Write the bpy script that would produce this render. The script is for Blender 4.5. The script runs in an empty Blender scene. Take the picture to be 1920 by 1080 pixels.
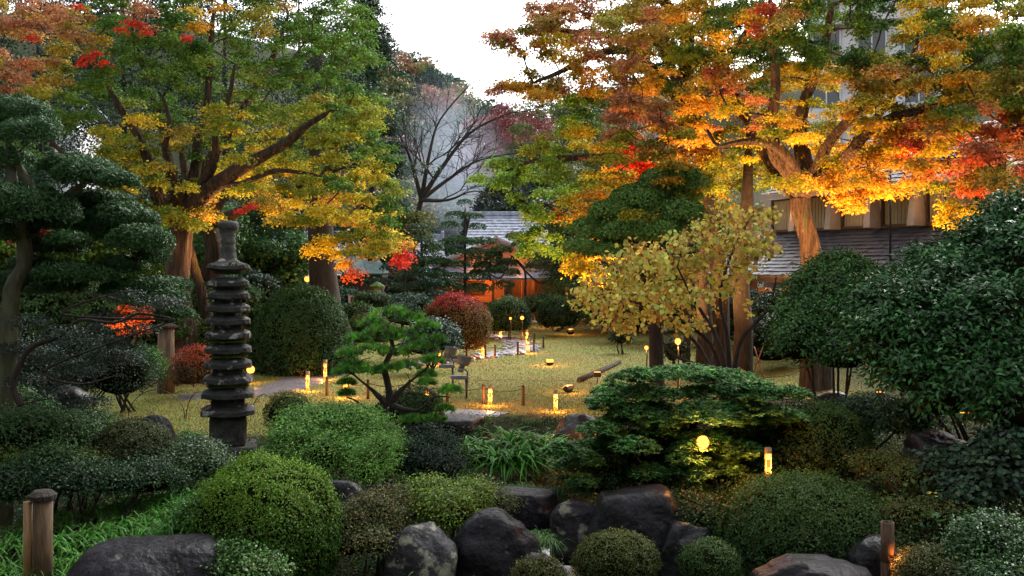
import bpy, math, random
import numpy as np
from mathutils import Vector, Matrix

# ------------------------------------------------------------------ camera, world, sun, exposure
sc = bpy.context.scene
FPX, HOR, ZC = 1867.0, 500.0, 3.5          # focal length in photo pixels, horizon row, eye height above the lawn
cam_d = bpy.data.cameras.new("camera"); cam = bpy.data.objects.new("camera", cam_d)
sc.collection.objects.link(cam); sc.camera = cam
cam_d.sensor_width = 36.0; cam_d.lens = 36.0*FPX/1920.0
cam_d.shift_y = -(540.0-HOR)/1920.0
cam_d.clip_end = 2000.0; cam_d.clip_start = 0.1
cam.location = (0, 0, ZC); cam.rotation_euler = (math.radians(90), 0, 0)

SUN_EL, SUN_AZ = math.radians(38), math.radians(35)
world = bpy.data.worlds.new("World"); sc.world = world; world.use_nodes = True
wn = world.node_tree; wn.nodes.clear()
wo = wn.nodes.new('ShaderNodeOutputWorld'); bg = wn.nodes.new('ShaderNodeBackground')
sky = wn.nodes.new('ShaderNodeTexSky'); sky.sky_type = 'NISHITA'; sky.sun_disc = False
sky.sun_elevation = SUN_EL; sky.sun_rotation = SUN_AZ; sky.air_density = 1.0; sky.dust_density = 4.0
hsv = wn.nodes.new('ShaderNodeHueSaturation'); hsv.inputs['Saturation'].default_value = 0.2
wn.links.new(sky.outputs[0], hsv.inputs['Color']); wn.links.new(hsv.outputs[0], bg.inputs[0])
bg.inputs[1].default_value = 0.15
wn.links.new(bg.outputs[0], wo.inputs[0])
sd = bpy.data.lights.new("sun", 'SUN'); sun = bpy.data.objects.new("sun", sd); sc.collection.objects.link(sun)
sd.energy = 0.6; sd.angle = math.radians(30); sd.color = (1.0, .96, .9)
sun.rotation_euler = Vector((-math.sin(SUN_AZ)*math.cos(SUN_EL), -math.cos(SUN_AZ)*math.cos(SUN_EL), -math.sin(SUN_EL))).to_track_quat('-Z', 'Y').to_euler()
sc.view_settings.view_transform = 'Standard'; sc.view_settings.look = 'None'
sc.view_settings.exposure = 1.68; sc.view_settings.gamma = 1.0
sc.cycles.max_bounces = 5; sc.cycles.diffuse_bounces = 3; sc.cycles.glossy_bounces = 2
sc.cycles.transmission_bounces = 3; sc.cycles.transparent_max_bounces = 4; sc.cycles.volume_bounces = 2
sc.cycles.caustics_reflective = False; sc.cycles.caustics_refractive = False
sc.cycles.sample_clamp_indirect = 3.0; sc.cycles.use_denoising = True

C = sc.collection
rng = np.random.default_rng(7); rnd = random.Random(7)
PI = math.pi
def W(px, py, d): return Vector(((px-960.0)/FPX*d, d, ZC-(py-HOR)/FPX*d))

# ------------------------------------------------------------------ terrain height
def sst(a, b, x):
    t = np.clip((np.asarray(x, float)-a)/(b-a), 0, 1); return t*t*(3-2*t)
RIDGE = ([-400, 300, 600, 700, 770, 830, 880, 930, 1000, 1060, 1150, 1300, 1600, 2300], [-60, -60, 20, 60, 92, 128, 158, 185, 190, 170, 150, 90, 0, -100])
def edge_y(x):      # near border of the lawn
    return 20.4 + 3.0*sst(-5, -1.5, x) + 3.0*sst(3.5, 7, x)
def gh(x, y):
    x = np.asarray(x, float); y = np.asarray(y, float)
    ye = edge_y(x)
    low = -1.25 + 0.55*sst(-4, -7.5, x)*1.0 + 1.15*sst(2.8, 5.5, x)*sst(11, 14.5, y)
    h = low*sst(0, 5.5, ye-y)
    h = h + 0.06*np.sin(x*1.3+1)*np.cos(y*.9)*sst(0, 4, ye-y)
    # stream channel
    ch = np.exp(-(((x-1.4)/1.1)**2+((y-16.4)/1.6)**2)); h = h-0.55*ch
    # gentle rise under the left trees and right bank behind the lawn
    h = h + 1.1*sst(-9, -14, x)*sst(24, 34, y) + 0.7*np.exp(-(((x+11)/2.6)**2+((y-35)/3.5)**2))
    h = h + 1.0*sst(7.5, 13, x)*sst(22, 32, y)
    h = h + 1.2*sst(57, 70, y)
    pr = (x/np.maximum(y, 1))*FPX+960
    ridge = np.interp(pr, RIDGE[0], RIDGE[1])+88
    zr = ZC+(HOR-ridge)/FPX*230.0
    t = sst(95, 235, y)
    h = h + (zr-3)*t*(1-0.25*sst(240, 600, y)) + 2.5*np.sin(x*.11)*np.sin(y*.09)*sst(110, 150, y)*(1-sst(200, 232, y))
    return h
def ghf(x, y): return float(gh(x, y))

# ------------------------------------------------------------------ materials
MATS = {}
def nodes(name):
    m = bpy.data.materials.new(name); m.use_nodes = True; nt = m.node_tree; nt.nodes.clear()
    return m, nt, nt.nodes, nt.links
def leaf_mat(name, rough=0.5, trans=0.35, spec=0.4):
    m, nt, N, L = nodes(name)
    out = N.new('ShaderNodeOutputMaterial'); at = N.new('ShaderNodeAttribute'); at.attribute_name = 'Col'
    p = N.new('ShaderNodeBsdfPrincipled'); p.inputs['Roughness'].default_value = rough
    p.inputs['Specular IOR Level'].default_value = spec
    L.new(at.outputs['Color'], p.inputs['Base Color'])
    if trans > 0:
        t = N.new('ShaderNodeBsdfTranslucent'); mx = N.new('ShaderNodeMixShader'); mx.inputs[0].default_value = trans
        L.new(at.outputs['Color'], t.inputs[0]); L.new(p.outputs[0], mx.inputs[1]); L.new(t.outputs[0], mx.inputs[2]); L.new(mx.outputs[0], out.inputs[0])
    else: L.new(p.outputs[0], out.inputs[0])
    return m
M_MAPLE = leaf_mat('maple_leaf', .6, .45, .2)
M_LEAF = leaf_mat('leaf', .5, .25, .22)
M_GLOSS = leaf_mat('glossy_leaf', .36, .15, .27)
M_DOME = leaf_mat('clipped_leaf', .55, .2, .2)
M_NEEDLE = leaf_mat('needle', .5, .2, .4)

def surf(name, c1, c2, scale=4.0, rough=.8, bump=.3, bscale=None, c3=None, s3=2.0, t3=(.5, .6), spec=.4, detail=6, stretch=(1, 1, 1), metal=0.0, coord='Object', bdist=.02):
    """two-tone noise surface with bump and optional third-colour patches"""
    m, nt, N, L = nodes(name)
    out = N.new('ShaderNodeOutputMaterial'); p = N.new('ShaderNodeBsdfPrincipled'); L.new(p.outputs[0], out.inputs[0])
    p.inputs['Specular IOR Level'].default_value = spec; p.inputs['Metallic'].default_value = metal
    tc = N.new('ShaderNodeTexCoord'); mp = N.new('ShaderNodeMapping'); mp.inputs['Scale'].default_value = stretch
    L.new(tc.outputs[coord], mp.inputs[0])
    n1 = N.new('ShaderNodeTexNoise'); n1.inputs['Scale'].default_value = scale; n1.inputs['Detail'].default_value = detail; n1.inputs['Roughness'].default_value = .65
    L.new(mp.outputs[0], n1.inputs[0])
    cr = N.new('ShaderNodeValToRGB'); cr.color_ramp.elements[0].position = .35; cr.color_ramp.elements[1].position = .65
    cr.color_ramp.elements[0].color = (*c1, 1); cr.color_ramp.elements[1].color = (*c2, 1)
    L.new(n1.outputs[0], cr.inputs[0]); colour = cr.outputs[0]
    if c3 is not None:
        n3 = N.new('ShaderNodeTexNoise'); n3.inputs['Scale'].default_value = s3; n3.inputs['Detail'].default_value = 8; n3.inputs['Roughness'].default_value = .6
        L.new(mp.outputs[0], n3.inputs[0])
        mr = N.new('ShaderNodeMapRange'); mr.inputs[1].default_value = t3[0]; mr.inputs[2].default_value = t3[1]
        L.new(n3.outputs[0], mr.inputs[0])
        mx = N.new('ShaderNodeMix'); mx.data_type = 'RGBA'; L.new(mr.outputs[0], mx.inputs[0]); L.new(colour, mx.inputs[6]); mx.inputs[7].default_value = (*c3, 1)
        colour = mx.outputs[2]
    L.new(colour, p.inputs['Base Color'])
    rr = N.new('ShaderNodeMapRange'); rr.inputs[3].default_value = max(.05, rough-.12); rr.inputs[4].default_value = min(1, rough+.1)
    L.new(n1.outputs[0], rr.inputs[0]); L.new(rr.outputs[0], p.inputs['Roughness'])
    if bump > 0:
        n2 = N.new('ShaderNodeTexNoise'); n2.inputs['Scale'].default_value = bscale or scale*5; n2.inputs['Detail'].default_value = 8
        L.new(mp.outputs[0], n2.inputs[0]); b = N.new('ShaderNodeBump'); b.inputs['Strength'].default_value = bump; b.inputs['Distance'].default_value = bdist
        L.new(n2.outputs[0], b.inputs['Height']); L.new(b.outputs[0], p.inputs['Normal'])
    return m
M_BARK = surf('maple_bark', (.014, .008, .006), (.11, .065, .045), 2.2, .9, 1.0, 4, (.05, .07, .02), 1.2, (.55, .7), stretch=(5, 5, .5), bdist=.16)
M_BARK_D = surf('dark_bark', (.015, .012, .01), (.05, .038, .03), 6, .9, .8, 20, stretch=(2, 2, .6), bdist=.04)
M_BARK_C = surf('cedar_bark', (.035, .022, .016), (.085, .055, .042), 5, .9, 1, 16, (.06, .07, .025), 1.5, (.55, .7), stretch=(4, 4, .3), bdist=.05)
M_BARK_G = surf('grey_bark', (.045, .05, .025), (.11, .11, .06), 6, .8, .6, 18, stretch=(2, 2, .6))
M_ROCK = surf('rock', (.006, .006, .008), (.024, .023, .028), 2.2, .5, .9, 9, (.16, .16, .14), 3.0, (.62, .74), spec=.15, bdist=.05)
M_ROCKD = surf('wet_rock', (.006, .006, .007), (.026, .026, .03), 2.5, .38, .9, 8, (.05, .065, .02), 2.0, (.6, .75), spec=.18, bdist=.05)
M_ROCKL = surf('lichen_rock', (.016, .016, .018), (.05, .048, .054), 2.2, .5, .9, 9, (.24, .24, .18), 3.6, (.54, .62), spec=.15, bdist=.05)
M_PAG = surf('pagoda_stone', (.010, .011, .010), (.04, .041, .036), 5, .8, .9, 18, (.27, .27, .23), 4.2, (.58, .64), bdist=.03)
M_PAGB = surf('pagoda_base_stone', (.022, .022, .02), (.085, .082, .072), 5, .85, .9, 20, (.03, .04, .02), 3, (.55, .7), bdist=.03)
M_MOSS = surf('moss', (.03, .06, .008), (.09, .14, .015), 10, .95, 1, 60, bdist=.02)
M_BAMBOO = surf('bamboo', (.22, .12, .05), (.42, .26, .12), 3, .45, .15, 20, stretch=(6, 6, .5))
M_WOODP = surf('post_wood', (.05, .03, .02), (.15, .085, .05), 8, .8, .5, 30, stretch=(4, 4, .5))
M_WOODG = surf('weathered_wood', (.05, .033, .017), (.18, .11, .055), 3, .8, .6, 14, (.06, .045, .03), 4, (.55, .7), stretch=(3, 3, .4))
M_ROPE = surf('rope', (.03, .022, .015), (.09, .07, .04), 30, .9, .5, 60)
M_GREYM = surf('grey_metal', (.07, .085, .12), (.12, .14, .18), 6, .4, .05, metal=.1)
M_BLACKM = surf('black_metal', (.012, .012, .013), (.03, .03, .032), 8, .45, .1)
M_TILE = surf('roof_tile', (.18, .20, .26), (.42, .45, .54), 3, .45, .3, 20)
M_SLATE = surf('slate', (.035, .037, .048), (.10, .105, .13), 5, .45, .4, 30)
M_SHING = surf('brown_shingle', (.045, .028, .024), (.11, .07, .06), 5, .6, .4, 30)
M_TEAL = surf('copper_roof', (.12, .20, .19), (.2, .29, .27), 2, .6, .2)
M_ORW = surf('ochre_wall', (.42, .22, .12), (.52, .28, .16), 2, .85, .2)
M_PLAST = surf('plaster', (.34, .28, .24), (.44, .37, .32), 2, .85, .2)
M_WHITE = surf('white_wall', (.45, .45, .47), (.6, .6, .62), 1, .7, .1)
M_CURT = surf('curtain', (.26, .22, .13), (.34, .29, .18), 2, .8, .2)
M_TIMB = surf('timber', (.05, .03, .02), (.12, .07, .045), 6, .6, .3, stretch=(4, 4, .5))
M_CONC = surf('lantern_stone', (.22, .20, .16), (.36, .33, .28), 8, .85, .5)
M_PINK = surf('pink_board', (.55, .35, .42), (.62, .42, .48), 4, .7, .1)
M_STAKE = surf('red_stake', (.30, .07, .03), (.42, .12, .05), 8, .5, .1)
M_PATH = surf('path_stone', (.06, .06, .075), (.16, .16, .19), 6, .45, .7, 12, spec=.6)
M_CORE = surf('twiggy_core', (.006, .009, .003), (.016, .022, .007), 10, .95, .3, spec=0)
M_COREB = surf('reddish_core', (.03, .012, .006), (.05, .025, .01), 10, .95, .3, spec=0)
def glassm():
    m, nt, N, L = nodes('window_glass'); out = N.new('ShaderNodeOutputMaterial'); p = N.new('ShaderNodeBsdfPrincipled')
    p.inputs['Base Color'].default_value = (.02, .022, .025, 1); p.inputs['Roughness'].default_value = .08; L.new(p.outputs[0], out.inputs[0]); return m
M_GLASS = glassm()
def emis(name, col, s):
    m, nt, N, L = nodes(name); out = N.new('ShaderNodeOutputMaterial'); e = N.new('ShaderNodeEmission')
    e.inputs[0].default_value = (*col, 1); e.inputs[1].default_value = s; L.new(e.outputs[0], out.inputs[0]); return m
M_FLAME = emis('flame', (1, .31, .05), 1.5)
M_FLOOD = emis('flood_glass', (1, .31, .05), 1.3)
M_GLOWT = emis('glowing_tube', (1, .22, .03), .6)  # self-lit colour standing in for flame glow inside the bamboo

# ground: lawn, mossy foreground, far hill floor
def ground_mat():
    m, nt, N, L = nodes('ground'); out = N.new('ShaderNodeOutputMaterial'); p = N.new('ShaderNodeBsdfPrincipled'); L.new(p.outputs[0], out.inputs[0])
    p.inputs['Roughness'].default_value = .95; p.inputs['Specular IOR Level'].default_value = .15
    at = N.new('ShaderNodeAttribute'); at.attribute_name = 'Zone'
    sep = N.new('ShaderNodeSeparateColor'); L.new(at.outputs['Color'], sep.inputs[0])
    tc = N.new('ShaderNodeTexCoord')
    def noise(s, d=6):
        n = N.new('ShaderNodeTexNoise'); n.inputs['Scale'].default_value = s; n.inputs['Detail'].default_value = d; n.inputs['Roughness'].default_value = .65; L.new(tc.outputs['Object'], n.inputs[0]); return n.outputs[0]
    def ramp(f, a, b, p0=.38, p1=.62):
        r = N.new('ShaderNodeValToRGB'); r.color_ramp.elements[0].color = (*a, 1); r.color_ramp.elements[1].color = (*b, 1)
        r.color_ramp.elements[0].position = p0; r.color_ramp.elements[1].position = p1; L.new(f, r.inputs[0]); return r.outputs[0]
    def mix(f, a, b):
        x = N.new('ShaderNodeMix'); x.data_type = 'RGBA'; L.new(f, x.inputs[0]); L.new(a, x.inputs[6]); L.new(b, x.inputs[7]); return x.outputs[2]
    big = ramp(noise(.28, 5), (.22, .165, .055), (.14, .19, .04))
    fine = ramp(noise(9, 8), (.19, .16, .05), (.16, .21, .05))
    lawn0 = N.new('ShaderNodeMix'); lawn0.data_type = 'RGBA'; lawn0.inputs[0].default_value = .45
    L.new(big, lawn0.inputs[6]); L.new(fine, lawn0.inputs[7]); lawn = lawn0.outputs[2]
    fore = ramp(noise(3), (.012, .014, .006), (.035, .045, .012))
    soil = ramp(noise(5), (.05, .035, .015), (.08, .085, .02))
    c = mix(sep.outputs[0], fore, lawn); c = mix(sep.outputs[1], c, soil)
    L.new(c, p.inputs['Base Color'])
    b = N.new('ShaderNodeBump'); b.inputs['Strength'].default_value = .8; b.inputs['Distance'].default_value = .04
    L.new(noise(25, 8), b.inputs['Height']); L.new(b.outputs[0], p.inputs['Normal'])
    return m

# ------------------------------------------------------------------ object helpers
def np_mesh(name, V, faces, mats, midx=None, col=None, smooth=False, colname='Col'):
    """V (n,3); faces: list of (m,k) int arrays; midx: list of ints per face array"""
    me = bpy.data.meshes.new(name)
    V = np.asarray(V, np.float32); me.vertices.add(len(V)); me.vertices.foreach_set('co', V.ravel())
    nl = sum(f.size for f in faces); nf = sum(len(f) for f in faces)
    me.loops.add(nl); me.polygons.add(nf)
    me.loops.foreach_set('vertex_index', np.concatenate([f.ravel() for f in faces]).astype(np.int32))
    tot = np.concatenate([np.full(len(f), f.shape[1], np.int32) for f in faces])
    st = np.concatenate([[0], np.cumsum(tot)[:-1]]).astype(np.int32)
    me.polygons.foreach_set('loop_start', st)
    for mm in mats: me.materials.append(mm)
    if midx is not None:
        me.polygons.foreach_set('material_index', np.concatenate([np.full(len(f), i, np.int32) for f, i in zip(faces, midx)]))
    if smooth is not False:
        sm = np.ones(nf, bool) if smooth is True else np.concatenate([np.full(len(f), s, bool) for f, s in zip(faces, smooth)])
        me.polygons.foreach_set('use_smooth', sm)
    me.update(calc_edges=True)
    if col is not None:
        a = me.attributes.new(colname, 'FLOAT_COLOR', 'POINT')
        c4 = np.ones((len(V), 4), np.float32); c4[:, :3] = col; a.data.foreach_set('color', c4.ravel())
    return me
def link(name, me, parent=None, loc=None, rot=None):
    o = bpy.data.objects.new(name, me); C.objects.link(o)
    if parent is not None: o.parent = parent
    if loc is not None: o.location = loc
    if rot is not None: o.rotation_euler = rot
    return o
def tag(o, label, cat, group=None, kind=None):
    if label: o['label'] = label
    if cat: o['category'] = cat
    if group: o['group'] = group
    if kind: o['kind'] = kind
    return o
def thing(name, label, cat, loc=(0, 0, 0), rz=0, group=None):
    o = bpy.data.objects.new(name, None); C.objects.link(o); o.location = loc; o.rotation_euler = (0, 0, rz)
    o.empty_display_size = .2
    return tag(o, label, cat, group)
def copy_tree(o, loc, rz, label=None):
    r = o.copy(); C.objects.link(r); r.location = loc; r.rotation_euler = (0, 0, rz)
    if label: r['label'] = label
    for ch in o.children:
        c = ch.copy(); C.objects.link(c); c.parent = r
        for g in ch.children:
            d = g.copy(); C.objects.link(d); d.parent = c
    return r

class MB:      # small mesh collector (boxes, tubes, lathes) -> one mesh
    def __init__(s): s.V = []; s.F = []; s.n = 0; s.S = []
    def add(s, V, F, smooth=False):
        s.V.append(np.asarray(V, float)); s.F += [[i+s.n for i in f] for f in F]; s.S += [smooth]*len(F); s.n += len(V); return s
    def box(s, c, size, rot=None, bev=0.0, taper=1.0):
        x, y, z = [v/2 for v in size]
        if bev <= 0:
            V = np.array([[sx*x*(taper if sz > 0 else 1), sy*y*(taper if sz > 0 else 1), sz*z] for sz in (-1, 1) for sx, sy in ((-1, -1), (1, -1), (1, 1), (-1, 1))])
            F = [[3, 2, 1, 0], [4, 5, 6, 7], [0, 1, 5, 4], [1, 2, 6, 5], [2, 3, 7, 6], [3, 0, 4, 7]]
        else:
            b = min(bev, x*.9, y*.9, z*.9); V = []
            def ring(hx, hy, zz): return [[-hx+b, -hy, zz], [hx-b, -hy, zz], [hx, -hy+b, zz], [hx, hy-b, zz], [hx-b, hy, zz], [-hx+b, hy, zz], [-hx, hy-b, zz], [-hx, -hy+b, zz]]
            R = [ring(x-b*.7, y-b*.7, -z), ring(x, y, -z+b), ring(x*taper, y*taper, z-b), ring(x*taper-b*.7, y*taper-b*.7, z)]
            V = np.array(sum(R, [])); F = [list(range(7, -1, -1)), list(range(24, 32))]
            for k in range(3):
                for i in range(8): j = (i+1) % 8; F.append([k*8+i, k*8+j, k*8+8+j, k*8+8+i])
        if rot is not None: V = V @ np.array(rot.to_matrix() if hasattr(rot, 'to_matrix') else rot).T
        return s.add(V+np.array(c, float), F)
    def tube(s, pts, radii, seg=8, cap=True, smooth=True, wob=0.0):
        P = np.array([list(p) for p in pts], float); n = len(P)
        if np.isscalar(radii): radii = [radii]*n
        T = np.zeros_like(P); T[1:-1] = P[2:]-P[:-2]; T[0] = P[1]-P[0]; T[-1] = P[-1]-P[-2]
        T /= np.linalg.norm(T, axis=1)[:, None]+1e-9
        ref = np.array([0, 0, 1.]) if abs(T[0][2]) < .9 else np.array([1., 0, 0])
        V = []; a = np.linspace(0, 2*PI, seg, endpoint=False)
        u = np.cross(T[0], ref); u /= np.linalg.norm(u)
        for i in range(n):
            u = u-T[i]*np.dot(u, T[i]); u /= np.linalg.norm(u)+1e-9; v = np.cross(T[i], u)
            rr = radii[i]*(1+wob*np.sin(a*3+i*.35)+wob*.6*np.sin(a*5-i*.5)+wob*.5*np.sin(a*7+i*.2))
            V.append(P[i]+np.outer(np.cos(a)*rr, u)+np.outer(np.sin(a)*rr, v))
        V = np.concatenate(V); F = []
        for i in range(n-1):
            for j in range(seg): k = (j+1) % seg; F.append([i*seg+j, i*seg+k, (i+1)*seg+k, (i+1)*seg+j])
        s.add(V, F, smooth)
        if cap:
            s.F += [[s.n-len(V)+i for i in range(seg-1, -1, -1)], [s.n-seg+i for i in range(seg)]]; s.S += [False, False]
        return s
    def lathe(s, prof, seg=16, c=(0, 0, 0), smooth=True, rot=None, pw=None):
        a = np.linspace(0, 2*PI, seg, endpoint=False); V = []
        for r, z in prof: V.append(np.stack([np.cos(a)*r, np.sin(a)*r, np.full(seg, z)], 1))
        V = np.concatenate(V)
        if rot is not None: V = V @ np.array(rot).T
        F = [[i*seg+j, i*seg+(j+1) % seg, (i+1)*seg+(j+1) % seg, (i+1)*seg+j] for i in range(len(prof)-1) for j in range(seg)]
        return s.add(V+np.array(c, float), F, smooth)
    def build(s, name, mat, parent=None, loc=None, rz=0):
        me = bpy.data.meshes.new(name); V = np.concatenate(s.V)
        me.from_pydata(V.tolist(), [], s.F); me.materials.append(mat)
        me.polygons.foreach_set('use_smooth', np.array(s.S, bool)); me.update()
        return link(name, me, parent, loc, (0, 0, rz))

# ------------------------------------------------------------------ foliage kernels
def unit(v): return v/(np.linalg.norm(v, axis=1)[:, None]+1e-9)
def rvec(n): return unit(rng.normal(size=(n, 3)))
def leaves(P, Nrm, L, Wd, col, fold=.15, round_=False, D=None):
    """leaf polygons: P base points, Nrm facing, optional D preferred direction"""
    n = len(P); T = rvec(n) if D is None else D
    T = unit(T-Nrm*np.sum(T*Nrm, 1)[:, None]); B = np.cross(Nrm, T)
    L = np.broadcast_to(L, n)[:, None]; Wd = np.broadcast_to(Wd, n)[:, None]
    if round_:
        pts = [(0, 0), (.22, .5), (.62, .46), (1.0, 0), (.62, -.46), (.22, -.5)]
    else: pts = [(0, 0), (.45, .5), (1.0, 0), (.45, -.5)]
    V = np.stack([P+T*L*a+B*Wd*b+Nrm*L*fold*abs(b)*2-Nrm*L*fold*.8*a*a for a, b in pts], 1)
    k = len(pts); F = np.arange(n*k).reshape(n, k)
    return V.reshape(-1, 3), F, np.repeat(col, k, 0)
def needles(P, Dm, L, Wd, col):
    n = len(P); D = unit(Dm); S = unit(np.cross(D, rvec(n)))
    L = np.broadcast_to(L, n)[:, None]
    V = np.stack([P-S*Wd*.5, P+S*Wd*.5, P+D*L], 1).reshape(-1, 3)
    return V, np.arange(n*3).reshape(n, 3), np.repeat(col, 3, 0)
def blades(B, L, Wd, col, droop=1.0, seg=4, tilt=(.2, .9)):
    n = len(B); az = rng.uniform(0, 2*PI, n); tl = rng.uniform(*tilt, n); L = np.broadcast_to(L, n)*rng.uniform(.7, 1.15, n)
    h = np.stack([np.cos(az), np.sin(az), 0*az], 1); side = np.stack([-np.sin(az), np.cos(az), 0*az], 1); up = np.array([0, 0, 1.])
    V = []
    for i in range(seg+1):
        t = i/seg; w = Wd*(1-t**2.2)*.5+1e-4; w = w*(.6+.8*min(t*2, 1)*.5)
        ang = tl+droop*t*1.2
        hx = L*(np.sin(tl+droop*.6*t)*t); vz = L*(np.cos(ang)*t*(1-.12*t))
        c = B+h*hx[:, None]+up*vz[:, None]
        V.append(c+side*w); V.append(c-side*w)
    V = np.stack(V, 1); k = 2*(seg+1); base = np.arange(n)[:, None]*k
    F = np.concatenate([base+np.array([[2*i, 2*i+1, 2*i+3, 2*i+2]]) for i in range(seg)], 0)
    return V.reshape(-1, 3), F, np.repeat(col, k, 0)
def vary(base, n, v=.25, h=.12):
    c = np.asarray(base, float)
    if c.ndim == 1: c = np.broadcast_to(c, (n, 3))
    return np.clip(c*np.exp(rng.normal(0, v, (n, 1)))*np.exp(rng.normal(0, h, (n, 3))), 0.002, .95)
def join(parts):
    V = []; F = []; Cc = []; n = 0
    for v, f, c in parts: V.append(v); F.append(f+n); Cc.append(c); n += len(v)
    return np.concatenate(V), F, np.concatenate(Cc)
def sph(n): return rvec(n)

def lumpy(u, seed, amp, freq=2.5):
    r = np.random.default_rng(seed); s = np.zeros(len(u))
    for k in range(7):
        d = r.normal(size=3)*freq*(1+.35*k); s += np.sin(u@d+r.uniform(0, 6))/(1+.5*k)
    return 1+amp*s/2

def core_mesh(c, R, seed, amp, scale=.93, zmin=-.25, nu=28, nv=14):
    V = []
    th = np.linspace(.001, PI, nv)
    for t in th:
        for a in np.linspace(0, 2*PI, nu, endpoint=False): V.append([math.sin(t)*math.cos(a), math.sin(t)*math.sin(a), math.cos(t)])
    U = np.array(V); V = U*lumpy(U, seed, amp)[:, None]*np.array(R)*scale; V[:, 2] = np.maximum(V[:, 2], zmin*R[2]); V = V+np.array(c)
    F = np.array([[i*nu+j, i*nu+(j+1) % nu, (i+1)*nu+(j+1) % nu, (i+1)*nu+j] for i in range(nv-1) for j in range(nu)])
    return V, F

def dome(name, label, px, pyb, wpx, hpx, d, col, leaf=.035, dens=1.0, group=None, amp=.06, top=None, mat=None, cat='bush', rough=.06, z=None, depth=None, round_=False, loose=0.0, core=None, wl=.55, belly=.36):
    """clipped shrub: pixel centre, pixel base row, pixel width and height at distance d"""
    m = FPX/d; R = np.array([wpx/2/m, (depth or wpx/2/m), hpx/m*(1-belly)]); seed = rnd.randrange(9999)
    b = W(px, pyb, d); c0 = np.array([b.x, b.y, b.z+hpx/m*belly]); zlo = -belly/(1-belly)*1.05
    area = 2*PI*R[0]*max(R[2], R[0]*.7)*1.15
    n = int(area/(leaf*leaf*wl*.5)*1.45*dens); csz = max(leaf*1.7, .035); nc = int(area/(csz*csz)*1.5)
    uc = sph(int(nc*(1.4+belly))); uc = uc[uc[:, 2] > zlo]; nc = len(uc)
    Pc = uc*lumpy(uc, seed, amp)[:, None]*R; Nc = unit(uc/R); hc = rng.normal(0, rough*.5, nc)*R[0]; stray = rng.random(nc) < .012; hc[stray] += rng.uniform(.04, .12, stray.sum())
    idx = rng.integers(0, nc, n); off = rng.normal(0, csz*.62, (n, 3)); Nn0 = Nc[idx]; al = np.sum(off*Nn0, 1)[:, None]; tang = off-Nn0*al
    bulge = (csz*1.1)*(1-np.sum(tang*tang, 1)/(csz*csz*1.4))
    P = Pc[idx]+tang+Nn0*(hc[idx]+np.clip(bulge, -csz*1.5, csz)*.8-np.abs(al[:, 0])*.5)[:, None]; u = uc[idx]
    if loose > 0: P += rvec(n)*np.abs(rng.normal(0, loose, n))[:, None]
    N0 = Nn0; Nn = unit(N0+rvec(n)*.75)
    D = unit(N0*.7+tang/csz*.5+np.array([0, 0, .3])+rvec(n)*.6)
    col = vary(np.array(col, float), nc, .28, .12); dead = rng.random(nc) < .02; col[dead] = (.12, .075, .03); col = col[idx]
    gap = lumpy(unit(uc*R), seed+3, 1.0, 9.0)[idx]; keep = (gap > .35) | (rng.random(n) < .35)
    P, Nn, D, u, col = P[keep], Nn[keep], D[keep], u[keep], col[keep]; n = len(P)
    cl = vary(col, n, .22, .08)
    if top is not None:  # lit-top brightness painted into green domes; own leaf colour on red, two-toned ones
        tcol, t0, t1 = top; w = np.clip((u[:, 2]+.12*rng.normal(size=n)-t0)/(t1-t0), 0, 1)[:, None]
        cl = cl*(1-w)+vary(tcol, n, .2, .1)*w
    V, F, cc = leaves(P, Nn, leaf*1.12*rng.uniform(.55, 1.4, n), leaf*wl, cl, round_=round_, D=D)
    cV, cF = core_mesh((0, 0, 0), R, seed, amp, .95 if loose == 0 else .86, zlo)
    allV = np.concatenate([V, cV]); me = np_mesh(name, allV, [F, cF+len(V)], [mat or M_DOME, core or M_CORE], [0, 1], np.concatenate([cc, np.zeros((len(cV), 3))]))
    o = link(name, me, None, c0); tag(o, label, cat, group)
    return o

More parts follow.
